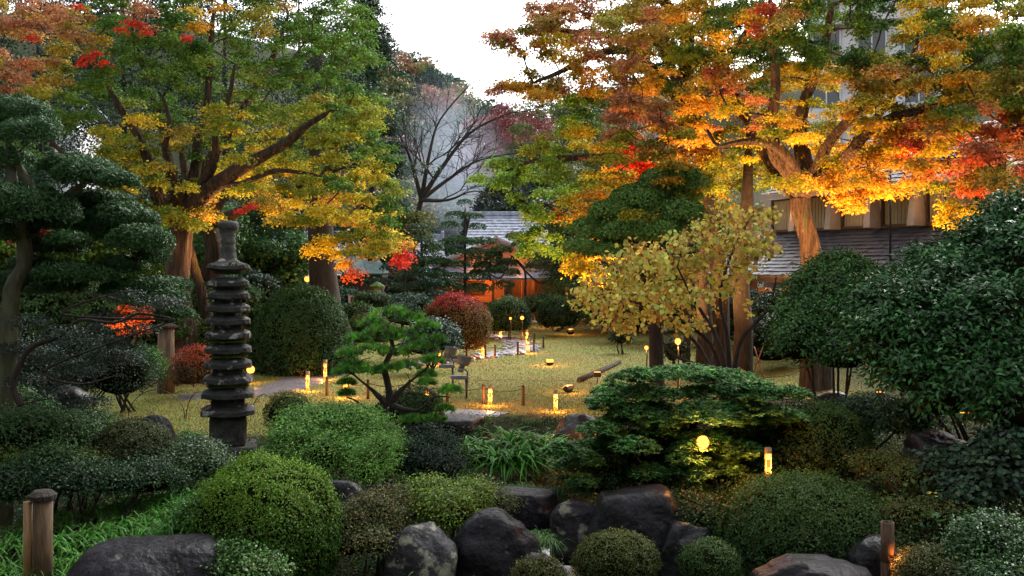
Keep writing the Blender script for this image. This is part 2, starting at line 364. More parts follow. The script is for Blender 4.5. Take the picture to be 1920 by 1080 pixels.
# ---------- trees: skeleton grown towards foliage pads
class Skel:
    def __init__(s): s.P = []; s.par = []; s.rmin = []; s.tip = []
    def path(s, pts, rad, start=None, sub=4, jit=.03):
        """smoothed polyline of Vectors/tuples; returns last node index"""
        pts = [np.array(list(p), float) for p in pts]; n = len(pts)
        if start is not None: pts = [s.P[start]]+pts; rad = [s.rmin[start]]+list(rad) if len(rad) == n else rad; n += 1
        idx = start; first = start is None
        for i in range(n-1):
            p0 = pts[max(i-1, 0)]; p1 = pts[i]; p2 = pts[i+1]; p3 = pts[min(i+2, n-1)]
            for k in range(sub):
                t = k/sub
                if i == 0 and k == 0 and not first: continue
                q = .5*((2*p1)+(-p0+p2)*t+(2*p0-5*p1+4*p2-p3)*t*t+(-p0+3*p1-3*p2+p3)*t**3)
                r = rad[i]*(1-t)+rad[i+1]*t
                idx = s.node(q+rng.normal(0, jit*max(r, .1), 3)*(0 if first and i == 0 and k == 0 else 1), idx, r)
        return s.node(pts[-1], idx, rad[-1])
    def node(s, p, par, rmin=0.0):
        s.P.append(np.array(p, float)); s.par.append(-1 if par is None else par); s.rmin.append(rmin); return len(s.P)-1
    def grow(s, pads, twig=.012, up=.25, power=.42, extra=2, lock=0):
        pads = [np.array(p, float) for p in pads]; root = s.P[0]
        base = np.array(s.P)
        order = sorted(range(len(pads)), key=lambda i: np.min(np.linalg.norm(base-pads[i], axis=1)))
        s.tips = []
        for i in order:
            t = pads[i]; A = np.array(s.P); dv = t-A; dist = np.linalg.norm(dv, axis=1)
            cost = dist*(1+.5*np.clip(-dv[:, 2]/(dist+1e-6), 0, 1)) + .12*np.linalg.norm(A[:, :2]-root[:2], axis=1)*0
            cost[:lock] += 99
            j = int(np.argmin(cost)); a = s.P[j]; L = dist[j]
            k = max(2, int(L/.45)+1); idx = j
            mid = (a+t)/2+np.array([0, 0, up*L*.35])+rng.normal(0, .08*L, 3)
            for q in range(1, k+1):
                u = q/k; p = (1-u)**2*a+2*u*(1-u)*mid+u*u*t
                idx = s.node(p+(rng.normal(0, .03*min(L, 1), 3) if q < k else 0), idx, 0)
            s.tips.append(idx)
        # pipe model
        n = len(s.P); cnt = np.zeros(n)
        for t in s.tips: cnt[t] += 1
        for i in range(n-1, -1, -1):
            if s.par[i] >= 0: cnt[s.par[i]] += cnt[i]
        s.R = np.maximum(twig*np.maximum(cnt, .6)**power, np.array(s.rmin))
        s.R[s.tips] = twig*.5
    def noleaf(s, twig=.01): s.R = np.maximum(np.array(s.rmin), twig)
    def mesh(s, mb, seg=6, wob=.11, big=.12):
        n = len(s.P); kids = [[] for _ in range(n)]
        for i in range(n):
            if s.par[i] >= 0: kids[s.par[i]].append(i)
        stack = [(i, None) for i in range(n) if s.par[i] < 0]
        while stack:
            st, frm = stack.pop(); ch = [st] if frm is None else [frm, st]; cur = st
            while kids[cur]:
                ks = sorted(kids[cur], key=lambda k: -s.R[k]); nxt = ks[0]
                for o in ks[1:]: stack.append((o, cur))
                ch.append(nxt); cur = nxt
            R = [min(s.R[c], s.R[st]*1.0) if (frm is not None and i == 0) else s.R[c] for i, c in enumerate(ch)]
            if len(ch) > 1:
                rb = max(R); mb.tube([s.P[c] for c in ch], R, 22 if rb > big else (7 if rb > .04 else 4), cap=False, wob=wob if rb > big else .02)

def sprays(centers, radii, cols, per, leaf, droop=.35, tilt=.45, wl=.8):
    """flat maple-like sprays. centers (n,3), radii (n,2: horizontal, vertical), cols (n,3)"""
    n = len(centers); k = np.maximum((per*(radii[:, 0]/np.mean(radii[:, 0]))**2).astype(int), 8)
    idx = np.repeat(np.arange(n), k); m = len(idx)
    a = rng.uniform(0, 2*PI, m); r = np.sqrt(rng.uniform(0, 1, m))
    # lobed outline
    ph = rng.uniform(0, 6, n)[idx]; kk = rng.integers(3, 6, n)[idx]
    r = r*(.72+.28*np.sin(a*kk+ph)+.1*rng.normal(size=m))
    ax = rng.uniform(0, PI, n)[idx]; e = rng.uniform(.55, 1, n)[idx]
    x = np.cos(a)*r; y = np.sin(a)*r*e; X = x*np.cos(ax)-y*np.sin(ax); Y = x*np.sin(ax)+y*np.cos(ax)
    z = -droop*r*r*1.3+rng.normal(0, .45, m)
    P = centers[idx]+np.stack([X*radii[idx, 0], Y*radii[idx, 0], z*radii[idx, 1]], 1)
    Nn = unit(np.stack([X*.5, Y*.5, np.full(m, 1.0)], 1)+rng.normal(0, tilt, (m, 3)))
    D = np.stack([X, Y, -.5+0*X], 1)+rng.normal(0, .6, (m, 3))
    cl = vary(cols[idx], m, .28, .12)
    return leaves(P, Nn, leaf*rng.uniform(.7, 1.3, m), leaf*wl, cl, D=unit(D), fold=.2)

def shells(centers, R, cols, per, leaf, wl=.4, upbias=.5, thick=.12, needle=False, zmin=-.35, spread=.7):
    """dense cloud pads: leaves on the upper shell of flattened ellipsoids"""
    parts = []
    idx = np.repeat(np.arange(len(centers)), per); m = len(idx); u = sph(m)
    u[:, 2] = np.where(u[:, 2] < zmin, -u[:, 2], u[:, 2])
    rad = (1-np.abs(rng.normal(0, thick, m)))*(1+.10*np.sin(u[:, 0]*7+idx)*np.cos(u[:, 1]*8+idx))
    P = centers[idx]+u*R[idx]*rad[:, None]
    N0 = unit(u/R[idx]); D = unit(N0*.7+np.array([0, 0, upbias])+rvec(m)*spread)
    cl = vary(cols[idx], m, .28, .1)
    if needle: return needles(P, D, leaf*rng.uniform(.7, 1.2, m), leaf*wl, cl)
    return leaves(P, unit(N0+rvec(m)*.8), leaf*rng.uniform(.7, 1.3, m), leaf*wl, cl, D=D)

def finish_tree(name, label, cat, group, root, sk, bark, parts, lmat, extra=None, midx=None, seg=6):
    t = thing(name, label, cat, root, 0, group); mb = MB(); sk.mesh(mb, seg)
    o = mb.build('trunk', bark, t); o.location = -Vector(root)
    if parts:
        V, F, cc = join(parts); me = np_mesh('crown', V, F, [lmat]+(extra or []), midx, cc)
        o = link('crown', me, t, -Vector(root))
    return t

PAL = {  # real leaf colours (linear)
 'g': (.085, .175, .025), 'G': (.035, .095, .02), 'y': (.24, .28, .025), 'Y': (.55, .43, .03), 'o': (.58, .33, .035),
 'r': (.52, .11, .04), 'R': (.78, .06, .04), 'p': (.44, .20, .10), 'b': (.30, .25, .04), 'l': (.19, .34, .04)}
def map_pads(rows, r0, c0, cell, depthf, per=4, size=(.5, .95), vz=.3, bnd=None):
    cs = []; rs = []; cl = []; kinds = 'gyYorbpG'
    for r, row in enumerate(rows):
        for c, ch in enumerate(row):
            if ch == '.': continue
            k = per if ch != 'R' else per+1
            for q in range(k):
                px = (c0+c+rnd.random())*cell; py = (r0+r+rnd.random())*cell
                d = depthf(px, py); P = W(px, py, d); cs.append(P)
                s = rnd.uniform(*size)
                if bnd and not bnd(px, py, s*FPX/d*.8): cs.pop(); continue
                rs.append((s*(.7 if ch == 'R' else 1), s*vz))
                col = np.array(PAL[ch])
                if ch != 'R':
                    # neighbouring hue mixing, as on a turning tree
                    o = PAL[rnd.choice({'l': 'llyg', 'g': 'ggggG', 'G': 'Ggg', 'y': 'yggYb', 'Y': 'YyoY', 'o': 'oYoby', 'r': 'rpbr', 'p': 'pbop', 'b': 'bogyp'}[ch])]
                    w = rnd.uniform(0, .8); col = col*(1-w)+np.array(o)*w
                cl.append(col)
    return np.array([list(p) for p in cs]), np.array(rs), np.array(cl)

def add_light(kind, loc, energy, col, size=.05, parent=None, target=None, angle=60, name='lamp_light'):
    l = bpy.data.lights.new(name, kind); l.energy = energy; l.color = col
    if kind in ('POINT', 'SPOT'): l.shadow_soft_size = size
    if kind == 'SPOT': l.spot_size = math.radians(angle); l.spot_blend = .7
    o = bpy.data.objects.new(name, l); C.objects.link(o); o.location = loc
    if target is not None: o.rotation_euler = (Vector(target)-Vector(loc)).to_track_quat('-Z', 'Y').to_euler()
    if parent is not None: o.parent = parent
    return o

# ================================================================== SETTING
xs = np.concatenate([np.linspace(-300, -40, 27)[:-1], np.linspace(-40, -14, 27)[:-1], np.linspace(-14, 16, 121)[:-1], np.linspace(16, 40, 25)[:-1], np.linspace(40, 300, 27)])
ys = np.concatenate([np.linspace(-20, 8, 15)[:-1], np.linspace(8, 28, 101)[:-1], np.linspace(28, 80, 66)[:-1], np.linspace(80, 260, 50)[:-1], np.linspace(260, 1200, 30)])
XX, YY = np.meshgrid(xs, ys); ZZ = gh(XX, YY)
V = np.stack([XX.ravel(), YY.ravel(), ZZ.ravel()], 1); nx = len(xs)
ii, jj = np.meshgrid(np.arange(len(ys)-1), np.arange(nx-1), indexing='ij'); a = (ii*nx+jj).ravel()
F = np.stack([a, a+1, a+nx+1, a+nx], 1)
zone = np.zeros((len(V), 3)); e = edge_y(V[:, 0])+.25*np.sin(V[:, 0]*2.1)
lawn = sst(-.15, .25, V[:, 1]-e)*(1-sst(61, 66, V[:, 1]))
lawn = lawn*(1-.9*sst(-8.6, -10.5, V[:, 0])*sst(26, 29, V[:, 1]))*(1-.85*sst(8.0, 10.5, V[:, 0]))
zone[:, 0] = lawn
zone[:, 1] = sst(3, 4.6, V[:, 0])*sst(13, 15, V[:, 1])*(1-sst(19, 22, V[:, 1]))*.9
me = np_mesh('ground', V, [F], [ground_mat()], None, zone, True, 'Zone')
tag(link('ground', me), None, None, kind='structure')

# stream water
m_w, nt, N, L = nodes('water'); out = N.new('ShaderNodeOutputMaterial'); p = N.new('ShaderNodeBsdfPrincipled'); L.new(p.outputs[0], out.inputs[0])
p.inputs['Base Color'].default_value = (.008, .010, .009, 1); p.inputs['Roughness'].default_value = .08
nz = N.new('ShaderNodeTexNoise'); nz.inputs['Scale'].default_value = 4; bp = N.new('ShaderNodeBump'); bp.inputs['Strength'].default_value = .25; bp.inputs['Distance'].default_value = .02
L.new(nz.outputs[0], bp.inputs['Height']); L.new(bp.outputs[0], p.inputs['Normal'])
th = np.linspace(0, 2*PI, 40, endpoint=False); rr = 1+.12*np.sin(th*3)+.07*np.sin(th*5)
V = np.stack([1.2+2.2*rr*np.cos(th), 16.2+2.0*rr*np.sin(th), np.full(40, -1.38)], 1)
tag(link('stream_water', np_mesh('stream_water', V, [np.arange(40)[None, :]], [m_w])), None, None, kind='structure')

def ribbon(name, pts, widths, mat, z=.03, jag=.12, sub=10):
    P = np.array(pts, float); t = np.linspace(0, len(P)-1, sub*(len(P)-1)+1)
    x = np.interp(t, range(len(P)), P[:, 0]); y = np.interp(t, range(len(P)), P[:, 1]); w = np.interp(t, range(len(P)), widths)
    ks = np.ones(5)/5; xp = np.pad(x, 2, 'edge'); yp = np.pad(y, 2, 'edge'); x = np.convolve(xp, ks, 'valid'); y = np.convolve(yp, ks, 'valid')
    dx = np.gradient(x); dy = np.gradient(y); l = np.hypot(dx, dy)+1e-9; nx_, ny_ = -dy/l, dx/l
    cols = 6; V = []
    for i in range(len(x)):
        jl, jr = rng.normal(0, jag/2, 2)
        for k in range(cols):
            s = (k/(cols-1)-.5)*w[i]; s += (jl if k == 0 else 0)+(jr if k == cols-1 else 0)
            X, Y = x[i]+nx_[i]*s, y[i]+ny_[i]*s; V.append((X, Y, ghf(X, Y)+z-(.05 if k in (0, cols-1) else 0)))
    V = np.array(V); F = np.array([[i*cols+k, i*cols+k+1, (i+1)*cols+k+1, (i+1)*cols+k] for i in range(len(x)-1) for k in range(cols-1)])
    return tag(link(name, np_mesh(name, V, [F], [mat])), None, None, kind='structure')
def G(px, py):     # ground point of the lawn seen at that pixel
    d = ZC*FPX/(py-HOR); return ((px-960)/FPX*d, d)
ribbon('stone_path', [G(905, 629), G(950, 636), G(985, 646), G(984, 657), G(950, 662), G(900, 670), G(850, 676), G(780, 684), G(720, 692)], [1.1, 1.1, 1.4, 1.5, 1.2, 1.1, 1.0, 1.0, 1.0], None or M_PATH)
ribbon('slab_path', [G(640, 700), G(580, 706), G(545, 722), G(505, 735), G(440, 741), G(330, 745)], [1.5, 1.6, 1.8, 1.9, 1.6, 1.3], M_PATH, .03, .2)
ribbon('back_path', [G(940, 612), G(1010, 606), G(1090, 605), G(1200, 604)], [1.6, 2.4, 2.4, 2.4], surf('pale_path', (.22, .2, .17), (.34, .32, .28), 5, .8, .3))
ribbon('front_path', [G(790, 766), G(850, 772), G(905, 775), G(950, 778)], [.8, .9, .9, .7], M_PATH, .03, .1)
# cobbles set in the garden path
mb = MB()
for k in range(420):
    pts = [G(905, 629), G(950, 636), G(985, 646), G(984, 657), G(950, 662), G(900, 670), G(850, 676), G(780, 684)]
    t = rnd.random()*(len(pts)-1.01); i = int(t); u = t-i; x = pts[i][0]*(1-u)+pts[i+1][0]*u+rnd.gauss(0, .3); y = pts[i][1]*(1-u)+pts[i+1][1]*u+rnd.gauss(0, .3)
    s = rnd.uniform(.1, .2); mb.lathe([(.001, .07), (s*.7, .05), (s, 0), (s, -.05)], 7, (x, y, ghf(x, y)+.02), smooth=False)
tag(mb.build('path_cobbles', surf('cobble', (.07, .07, .085), (.22, .22, .26), 1.5, .4, .2)), 'grey cobbles packed along the winding garden path', 'cobbles', kind='stuff')

# grass on the lawn and fallen leaves
def scatter(n, x0, x1, y0, y1, keep):
    x = rng.uniform(x0, x1, n); y = 1/rng.uniform(1/y1, 1/y0, n); k = keep(x, y); x = x[k]; y = y[k]
    return np.stack([x, y, gh(x, y)], 1)
in_lawn = lambda x, y: (y > edge_y(x)+.1) & (np.abs(x/y) < .62) & (x < 9+.02*y) & (x > -9.5-(y-24)*.08)
B = scatter(150000, -16, 14, 20, 62, in_lawn); n = len(B)
nz_ = np.sin(B[:, 0]*.9+2)*np.sin(B[:, 1]*.7)+.5*np.sin(B[:, 0]*2.3)*np.cos(B[:, 1]*1.9)+rng.normal(0, .5, n)
cl = np.where(nz_[:, None] > .1, np.array([[.15, .21, .04]]), np.array([[.25, .19, .06]]))
V, F, cc = needles(B, np.stack([rng.normal(0, .5, n), rng.normal(0, .5, n), np.ones(n)], 1), rng.uniform(.03, .07, n), .02, vary(cl, n, .25, .1))
tag(link('lawn_grass', np_mesh('lawn_grass', V, [F], [M_LEAF], None, cc)), 'short yellowing autumn turf over the whole lawn', 'grass', kind='stuff')
B = scatter(11000, -16, 14, 20, 62, in_lawn); n = len(B); B[:, 2] += .03
pc = np.array([PAL['o'], PAL['Y'], PAL['r'], (.09, .045, .02), (.06, .03, .015), (.12, .06, .02)])[rng.integers(0, 6, n)]*.7
V, F, cc = leaves(B, unit(np.array([0, 0, 1.])+rvec(n)*.4), rng.uniform(.03, .07, n), .05, vary(pc, n))
tag(link('fallen_leaves', np_mesh('fallen_leaves', V, [F], [M_LEAF], None, cc)), 'fallen brown and orange maple leaves scattered on the lawn', 'fallen leaves', kind='stuff')

# low ground cover over the foreground banks
fore = lambda x, y: (y < edge_y(x)-.1) & (np.abs(x/y) < .60) & ((x-1.2)**2/4.5+(y-16.3)**2/3.0 > 1)
B = scatter(120000, -14, 14, 11.5, 26, fore); n = len(B)
patch = np.sin(B[:, 0]*1.9+.5)*np.sin(B[:, 1]*1.6+1)+.6*np.sin(B[:, 0]*4.1)*np.cos(B[:, 1]*3.7)
cl = np.where((patch > .35)[:, None], np.array([[.07, .13, .02]]), np.where((patch < -.5)[:, None], np.array([[.07, .075, .018]]), np.array([[.025, .055, .016]])))
B[:, 2] += np.abs(rng.normal(0, .07, n))*(1+.8*(patch > .3)); Nn = unit(np.array([0, 0, 1.])+rvec(n)*.8)
V, F, cc = leaves(B, Nn, rng.uniform(.03, .075, n), .035, vary(cl, n, .35, .12))
tag(link('ground_cover', np_mesh('ground_cover', V, [F], [M_LEAF], None, cc)), 'low leafy ground cover over the dark banks in the foreground', 'ground cover', kind='stuff')
B0 = scatter(5200, -14, 14, 12.5, 23, fore); k = np.sin(B0[:, 0]*1.3+2)*np.cos(B0[:, 1]*1.1)+rng.normal(0, .5, len(B0)) > -.1; B0 = B0[k]; nb = len(B0)
hh = rng.uniform(.08, .3, nb)*sst(0, 1.6, edge_y(B0[:, 0])-B0[:, 1]); idx = np.repeat(np.arange(nb), 46); n = len(idx)
P = B0[idx]+rng.normal(0, .11, (n, 3))*np.array([1, 1, 0])+np.stack([0*idx, 0*idx, hh[idx]*np.sqrt(rng.random(n))], 1)
pc = np.array([(.05, .12, .025), (.03, .07, .02), (.09, .14, .02), (.06, .055, .02), (.025, .06, .03)])[rng.integers(0, 5, nb)]
V, F, cc = leaves(P, unit(np.array([0, -.2, 1.])+rvec(n)*.7), rng.uniform(.035, .09, n), .035, vary(vary(pc, nb, .3)[idx], n, .25, .08))
tag(link('undergrowth', np_mesh('undergrowth', V, [F], [M_LEAF], None, cc)), 'ankle-high mixed green undergrowth between the rocks and shrubs', 'undergrowth', kind='stuff')
# right bank weeds, yellower
B = scatter(26000, 3.2, 8, 13.5, 20, lambda x, y: np.abs(x/y) < .6); n = len(B); B[:, 2] += np.abs(rng.normal(0, .07, n))
k = rng.random(n); cl = np.where((k < .3)[:, None], np.array([[.13, .085, .025]]), np.array([[.085, .13, .02]]))
V, F, cc = leaves(B, unit(np.array([0, 0, 1.])+rvec(n)*.9), rng.uniform(.02, .06, n), .028, vary(cl, n, .35, .12))
tag(link('bank_weeds', np_mesh('bank_weeds', V, [F], [M_LEAF], None, cc)), 'yellow-green weeds and moss over the bank at right', 'weeds', kind='stuff')

# ================================================================== FAR HILL, TREES, MIST
def proto_tree(name, cols, h, r, seed, per=900, leaf=.55):
    t = thing(name, None, 'tree', (0, 0, 0)); mb = MB(); mb.tube([(0, 0, -1), (.1, 0, h*.4), (0, .1, h*.8)], [r*.09, r*.07, .05], 6); mb.build('trunk', M_BARK_D, t)
    n = 26; c = sph(n)*np.array([r*.75, r*.75, h*.32])*rng.uniform(.3, 1, (n, 1))+np.array([0, 0, h*.66])
    R = np.full((n, 3), r*.34)*np.array([1, 1, .7])*rng.uniform(.7, 1.2, (n, 1))
    cl = np.array(cols)[rng.integers(0, len(cols), n)]
    V, F, cc = shells(c, R, cl, per//n+8, leaf, wl=.7, upbias=.2, thick=.2, zmin=-.8)
    link('crown', np_mesh('crown', V, [F], [M_LEAF], None, cc), t); return t
hz = [proto_tree('hill_tree', [(.05, .10, .05), (.065, .12, .055)], 8, 4.2, 1), proto_tree('hill_tree', [(.16, .19, .06), (.24, .18, .07)], 7, 4.2, 2),  # crown colours lightened and blued to paint in distance haze
      proto_tree('hill_tree', [(.34, .13, .08), (.3, .16, .09)], 7, 3.8, 3), proto_tree('hill_tree', [(.16, .125, .12), (.20, .16, .15)], 7, 3.6, 4), proto_tree('hill_tree', [(.04, .085, .055)], 9, 3.2, 5)]
hl = ['dark evergreen crown on the far hillside', 'yellow-green crown on the far hillside', 'rusty red crown on the far hillside', 'bare grey-brown crown on the far hillside', 'tall dark cedar on the far hillside']
used = [False]*5
pl = []
for k in range(1600):
    y = 104+132*rnd.random()**1.4; px = rnd.uniform(640, 1240); x = (px-960)/FPX*y
    if all((x-a)**2+(y-b)**2 > 4.0**2 for a, b in pl): pl.append((x, y))
pl = pl[:360]
for x, y in pl:
    px = x/y*FPX+960
    k = rnd.choices(range(5), [5, 3, 1.4 if px < 1000 else 2.2, 2.6, 1.6])[0]; z = ghf(x, y); rz = rnd.uniform(0, 6); lab = hl[k]
    if not used[k]: o = hz[k]; o.location = (x, y, z); used[k] = True
    else: o = copy_tree(hz[k], (x, y, z), rz)
    o['label'] = lab; o['group'] = lab.replace('crown', 'crowns')+' (wood)'; s = rnd.uniform(.75, 1.25); o.scale = (s, s, s)

# rising steam in the valley
mm, nt, N, L = nodes('steam'); out = N.new('ShaderNodeOutputMaterial'); pv = N.new('ShaderNodeVolumePrincipled'); L.new(pv.outputs[0], out.inputs['Volume'])
pv.inputs['Color'].default_value = (.78, .86, 1, 1)
tc = N.new('ShaderNodeTexCoord'); n1 = N.new('ShaderNodeTexNoise'); n1.inputs['Scale'].default_value = 1.3; n1.inputs['Detail'].default_value = 3
gr = N.new('ShaderNodeVectorMath'); gr.operation = 'LENGTH'; L.new(tc.outputs['Object'], gr.inputs[0])
mr = N.new('ShaderNodeMapRange'); mr.interpolation_type = 'SMOOTHERSTEP'; mr.inputs[1].default_value = 1.0; mr.inputs[2].default_value = .0; mr.inputs[3].default_value = 0; mr.inputs[4].default_value = 1; L.new(gr.outputs['Value'], mr.inputs[0])
m2 = N.new('ShaderNodeMapRange'); m2.inputs[1].default_value = .2; m2.inputs[2].default_value = .8; L.new(tc.outputs['Object'], n1.inputs[0]); L.new(n1.outputs[0], m2.inputs[0])
mu = N.new('ShaderNodeMath'); mu.operation = 'MULTIPLY'; L.new(mr.outputs[0], mu.inputs[0]); L.new(m2.outputs[0], mu.inputs[1])
mu2 = N.new('ShaderNodeMath'); mu2.operation = 'MULTIPLY'; L.new(mu.outputs[0], mu2.inputs[0]); mu2.inputs[1].default_value = .17; L.new(mu2.outputs[0], pv.inputs['Density'])
mb = MB(); mb.lathe([(.001, -1), (.5, -.87), (.87, -.5), (1, 0), (.87, .5), (.5, .87), (.001, 1)], 20)
st = mb.build('steam', mm); st.location = W(852, 310, 100); st.scale = (7, 6, 12); st.rotation_euler = (0, math.radians(-14), 0)
tag(st, 'pale steam rising in the valley in front of the hill', 'steam', kind='stuff')

# bare tree in the middle distance
def bare_tree(name, label, base, limbs, depth=7, bark=M_BARK_D, spread=.42):
    sk = Skel(); r = random.Random(5)
    def rec(i, p, d, L, rad, lev):
        if lev == 0 or rad < .01: return
        q = p
        for k in range(3):
            d = (d+Vector((r.gauss(0, .16), r.gauss(0, .16), r.gauss(0, .12)))).normalized(); q = q+d*L/3; i = sk.node(q, i, rad*(1-.12*(k+1)))
            if lev > 1 and r.random() < .85: rec(i, q, (d+Vector((r.gauss(0, spread), r.gauss(0, spread), r.gauss(.1, spread)))).normalized(), L*.72, rad*.5, lev-1)
        for s in range(2): rec(i, q, (d+Vector((r.gauss(0, spread), r.gauss(0, spread*.8), r.gauss(.08, spread)))).normalized(), L*.8, rad*.62, lev-1)
    i0 = sk.node(base, None, .24); i1 = sk.path([p for p, _ in limbs[0]], [q for _, q in limbs[0]], i0)
    for lb in limbs[1:]:
        j = sk.path([p for p, _ in lb], [q for _, q in lb], i1)
        n = len(sk.P)
        for k in range(j-len(lb)*3, j+1, 2):
            d = (Vector(sk.P[k])-Vector(sk.P[max(k-1, 0)])).normalized()
            rec(k, Vector(sk.P[k]), (d+Vector((r.gauss(0, .5), r.gauss(0, .5), r.gauss(.2, .5)))).normalized(), 1.5, sk.rmin[k]*.55, depth-2)
        rec(j, Vector(sk.P[j]), (Vector(sk.P[j])-Vector(sk.P[j-1])).normalized(), 1.5, sk.rmin[j]*.9, depth-2)
    sk.noleaf(.011)
    return finish_tree(name, label, 'tree', None, base, sk, bark, None, None)
D0 = 66
bare_tree('bare_tree', 'leafless dark tree spreading in front of the misty hill', W(770, 560, D0), [
    [(W(775, 450, D0), .2), (W(790, 375, D0), .17)],
    [(W(825, 320, D0-.5), .13), (W(880, 250, D0), .08), (W(945, 216, D0), .045)],
    [(W(850, 330, D0+1), .09), (W(900, 300, D0), .06), (W(980, 285, D0-1), .035)],
    [(W(805, 290, D0), .09), (W(825, 225, D0+1), .06), (W(880, 160, D0), .03)],
    [(W(770, 300, D0), .08), (W(745, 245, D0-1), .05), (W(715, 200, D0), .03)],
    [(W(840, 375, D0-2), .07), (W(890, 358, D0-2), .04), (W(945, 372, D0-2), .025)]])

# ================================================================== BUILDINGS
def slab_roof(mb, p00, p10, p01, p11, t, rows=0, cols=0, lift=.04, step=None):
    """sloping roof slab given eave-left, eave-right, ridge-left, ridge-right; courses of tiles as real slabs"""
    P = [np.array(list(p), float) for p in (p00, p10, p01, p11)]
    nrm = np.cross(P[1]-P[0], P[2]-P[0]); nrm /= np.linalg.norm(nrm); nrm = nrm if nrm[2] > 0 else -nrm
    V = P+[p-nrm*t for p in P]; mb.add(np.array(V), [[0, 1, 3, 2], [5, 4, 6, 7], [0, 4, 5, 1], [2, 3, 7, 6], [0, 2, 6, 4], [1, 5, 7, 3]])
    def pt(u, v): return (P[0]*(1-u)+P[1]*u)*(1-v)+(P[2]*(1-u)+P[3]*u)*v
    for r in range(rows):
        for c in range(cols):
            off = .5/cols*(r % 2); u0 = max(0, c/cols+.02/cols+off-.5/cols); u1 = min(1, (c+.97)/cols+off-.5/cols*(1))
            if u1 <= u0: continue
            v0 = (r-.08)/rows; v1 = (r+1)/rows; j = rnd.uniform(.5, 1.3)*lift
            a, b, c2, d2 = pt(u0, v0)+nrm*j*1.6, pt(u1, v0)+nrm*j*1.6, pt(u0, v1)+nrm*.006, pt(u1, v1)+nrm*.006
            mb.add(np.array([a, b, d2, c2, a-nrm*lift*1.2, b-nrm*lift*1.2]), [[0, 1, 2, 3], [0, 4, 5, 1]])
# --- hotel wing at right
A0 = W(1425, 500, 47); B0 = W(1990, 500, 33); ax = Vector((B0.x-A0.x, B0.y-A0.y, 0)); WL = ax.length; ang = math.atan2(ax.y, ax.x)
hw = thing('hotel_wing', 'long two-storey hotel wing with dark slate roofs at right behind the maples', 'building', (A0.x, A0.y, 0), ang)
# local x along facade, local -y towards the garden (check below), z up
mb = MB(); mb.box((WL/2, 3.2, 3.4), (WL, 6, 6.9)); mb.build('wall', M_PLAST, hw)
mb = MB(); slab_roof(mb, (-.4, -3.2, 3.15), (WL+.5, -3.2, 3.15), (-.2, .3, 5.1), (WL+.5, .3, 5.1), .18, 13, 44, .03); mb.build('lower_roof', M_SLATE, hw)
mb = MB(); slab_roof(mb, (1.4, -1.1, 6.75), (WL+.5, -1.1, 6.75), (2.2, 3.6, 9.3), (WL+.5, 3.6, 9.3), .2, 14, 40, .03)
slab_roof(mb, (WL+.5, 8.3, 6.75), (1.4, 8.3, 6.75), (WL+.5, 3.6, 9.3), (2.2, 3.6, 9.3), .2); mb.build('upper_roof', M_SHING, hw)
mb = MB(); mb.box((WL/2+.7, -1.15, 6.62), (WL-1, .12, .26)); mb.build('eave_board', M_PLAST, hw)
mb = MB(); mb.box((WL/2, -3.0, 2.95), (WL, .25, .2)); [mb.box((x, -2.7, 1.5), (.25, .25, 3.0)) for x in np.linspace(.5, WL-.5, 7)]; mb.build('veranda_post', M_TIMB, hw)
for i, x in enumerate(np.arange(1.6, WL, 2.25)):
    f = MB(); f.box((x+.05, .17, 5.85), (1.55, .1, 1.45)); fo = f.build('window', M_GLASS, hw)
    f = MB()
    for s in range(14): f.box((x-.62+s*.093, .09+.018*(s % 2), 5.85), (.088, .03, 1.36))
    f.build('curtain', M_CURT, fo)
    f = MB(); [f.box((x+o, .04, 5.87), (.07, .12, 1.5)) for o in (-.75, .82)]; f.box((x+.03, .04, 6.6), (1.6, .12, .08)); f.box((x+.03, .04, 5.15), (1.6, .14, .08)); f.build('frame', M_TIMB, fo)
    f = MB(); f.box((x+1.25, -.25, 5.85), (.35, .7, 1.55), taper=.55); f.build('buttress', M_PLAST, hw)
f = MB(); f.box((WL/2, -2.4, 1.3), (WL, .1, 2.6)); f.build('lower_wall', M_ORW, hw)
for x in (2.5, 6.5, 10.5, 14):
    add_light('POINT', (x, -1.0, 6.1), 9, (1, .55, .28), .15, hw)
add_light('POINT', (1.2, -3.4, 2.1), 45, (1, .42, .13), .15, hw); add_light('POINT', (4.8, -3.4, 2.1), 40, (1, .42, .13), .15, hw)
hm = thing('hotel_main_building', 'main hotel building facing the garden, behind the viewpoint', 'building', (0, -5, -1.2))  # unseen building added to block sky light from the camera side
mb = MB(); mb.box((0, -4, 7), (56, 8, 14)); mb.build('wall', M_PLAST, hm)
for r in range(4):
    f = MB(); f.box((0, .5, 1.6+r*3.3), (56.3, 1.1, .3)); f.build('balcony', M_PLAST, hm)
    for c in range(9):
        f = MB(); f.box((-24+c*6, .03, 3.2+r*3.3), (4.4, .12, 2.2)); f.build('window', M_GLASS, hm)
# --- white hotel block behind
hb = thing('hotel_block', 'tall white hotel block glimpsed through the right maple crown', 'building', (W(1635, 500, 64).x, 64, 0), math.radians(-25))
mb = MB(); mb.box((0, 5, 11), (8, 10, 22)); mb.build('wall', M_WHITE, hb)
for r in range(6):
    f = MB(); f.box((0, -.35, 3.6+r*3.2), (8.2, .8, .9)); f.build('balcony', M_WHITE, hb)
    for c in range(3):
        f = MB(); f.box((-2.8+c*2.8, -.03, 5.3+r*3.2), (1.7, .12, 1.9)); w = f.build('window', M_GLASS, hb)
        f = MB(); [f.box((-2.8+c*2.8+o, -.12, 5.3+r*3.2), (.08, .08, 1.95)) for o in (-.86, 0, .86)]; f.build('frame', M_WHITE, w)
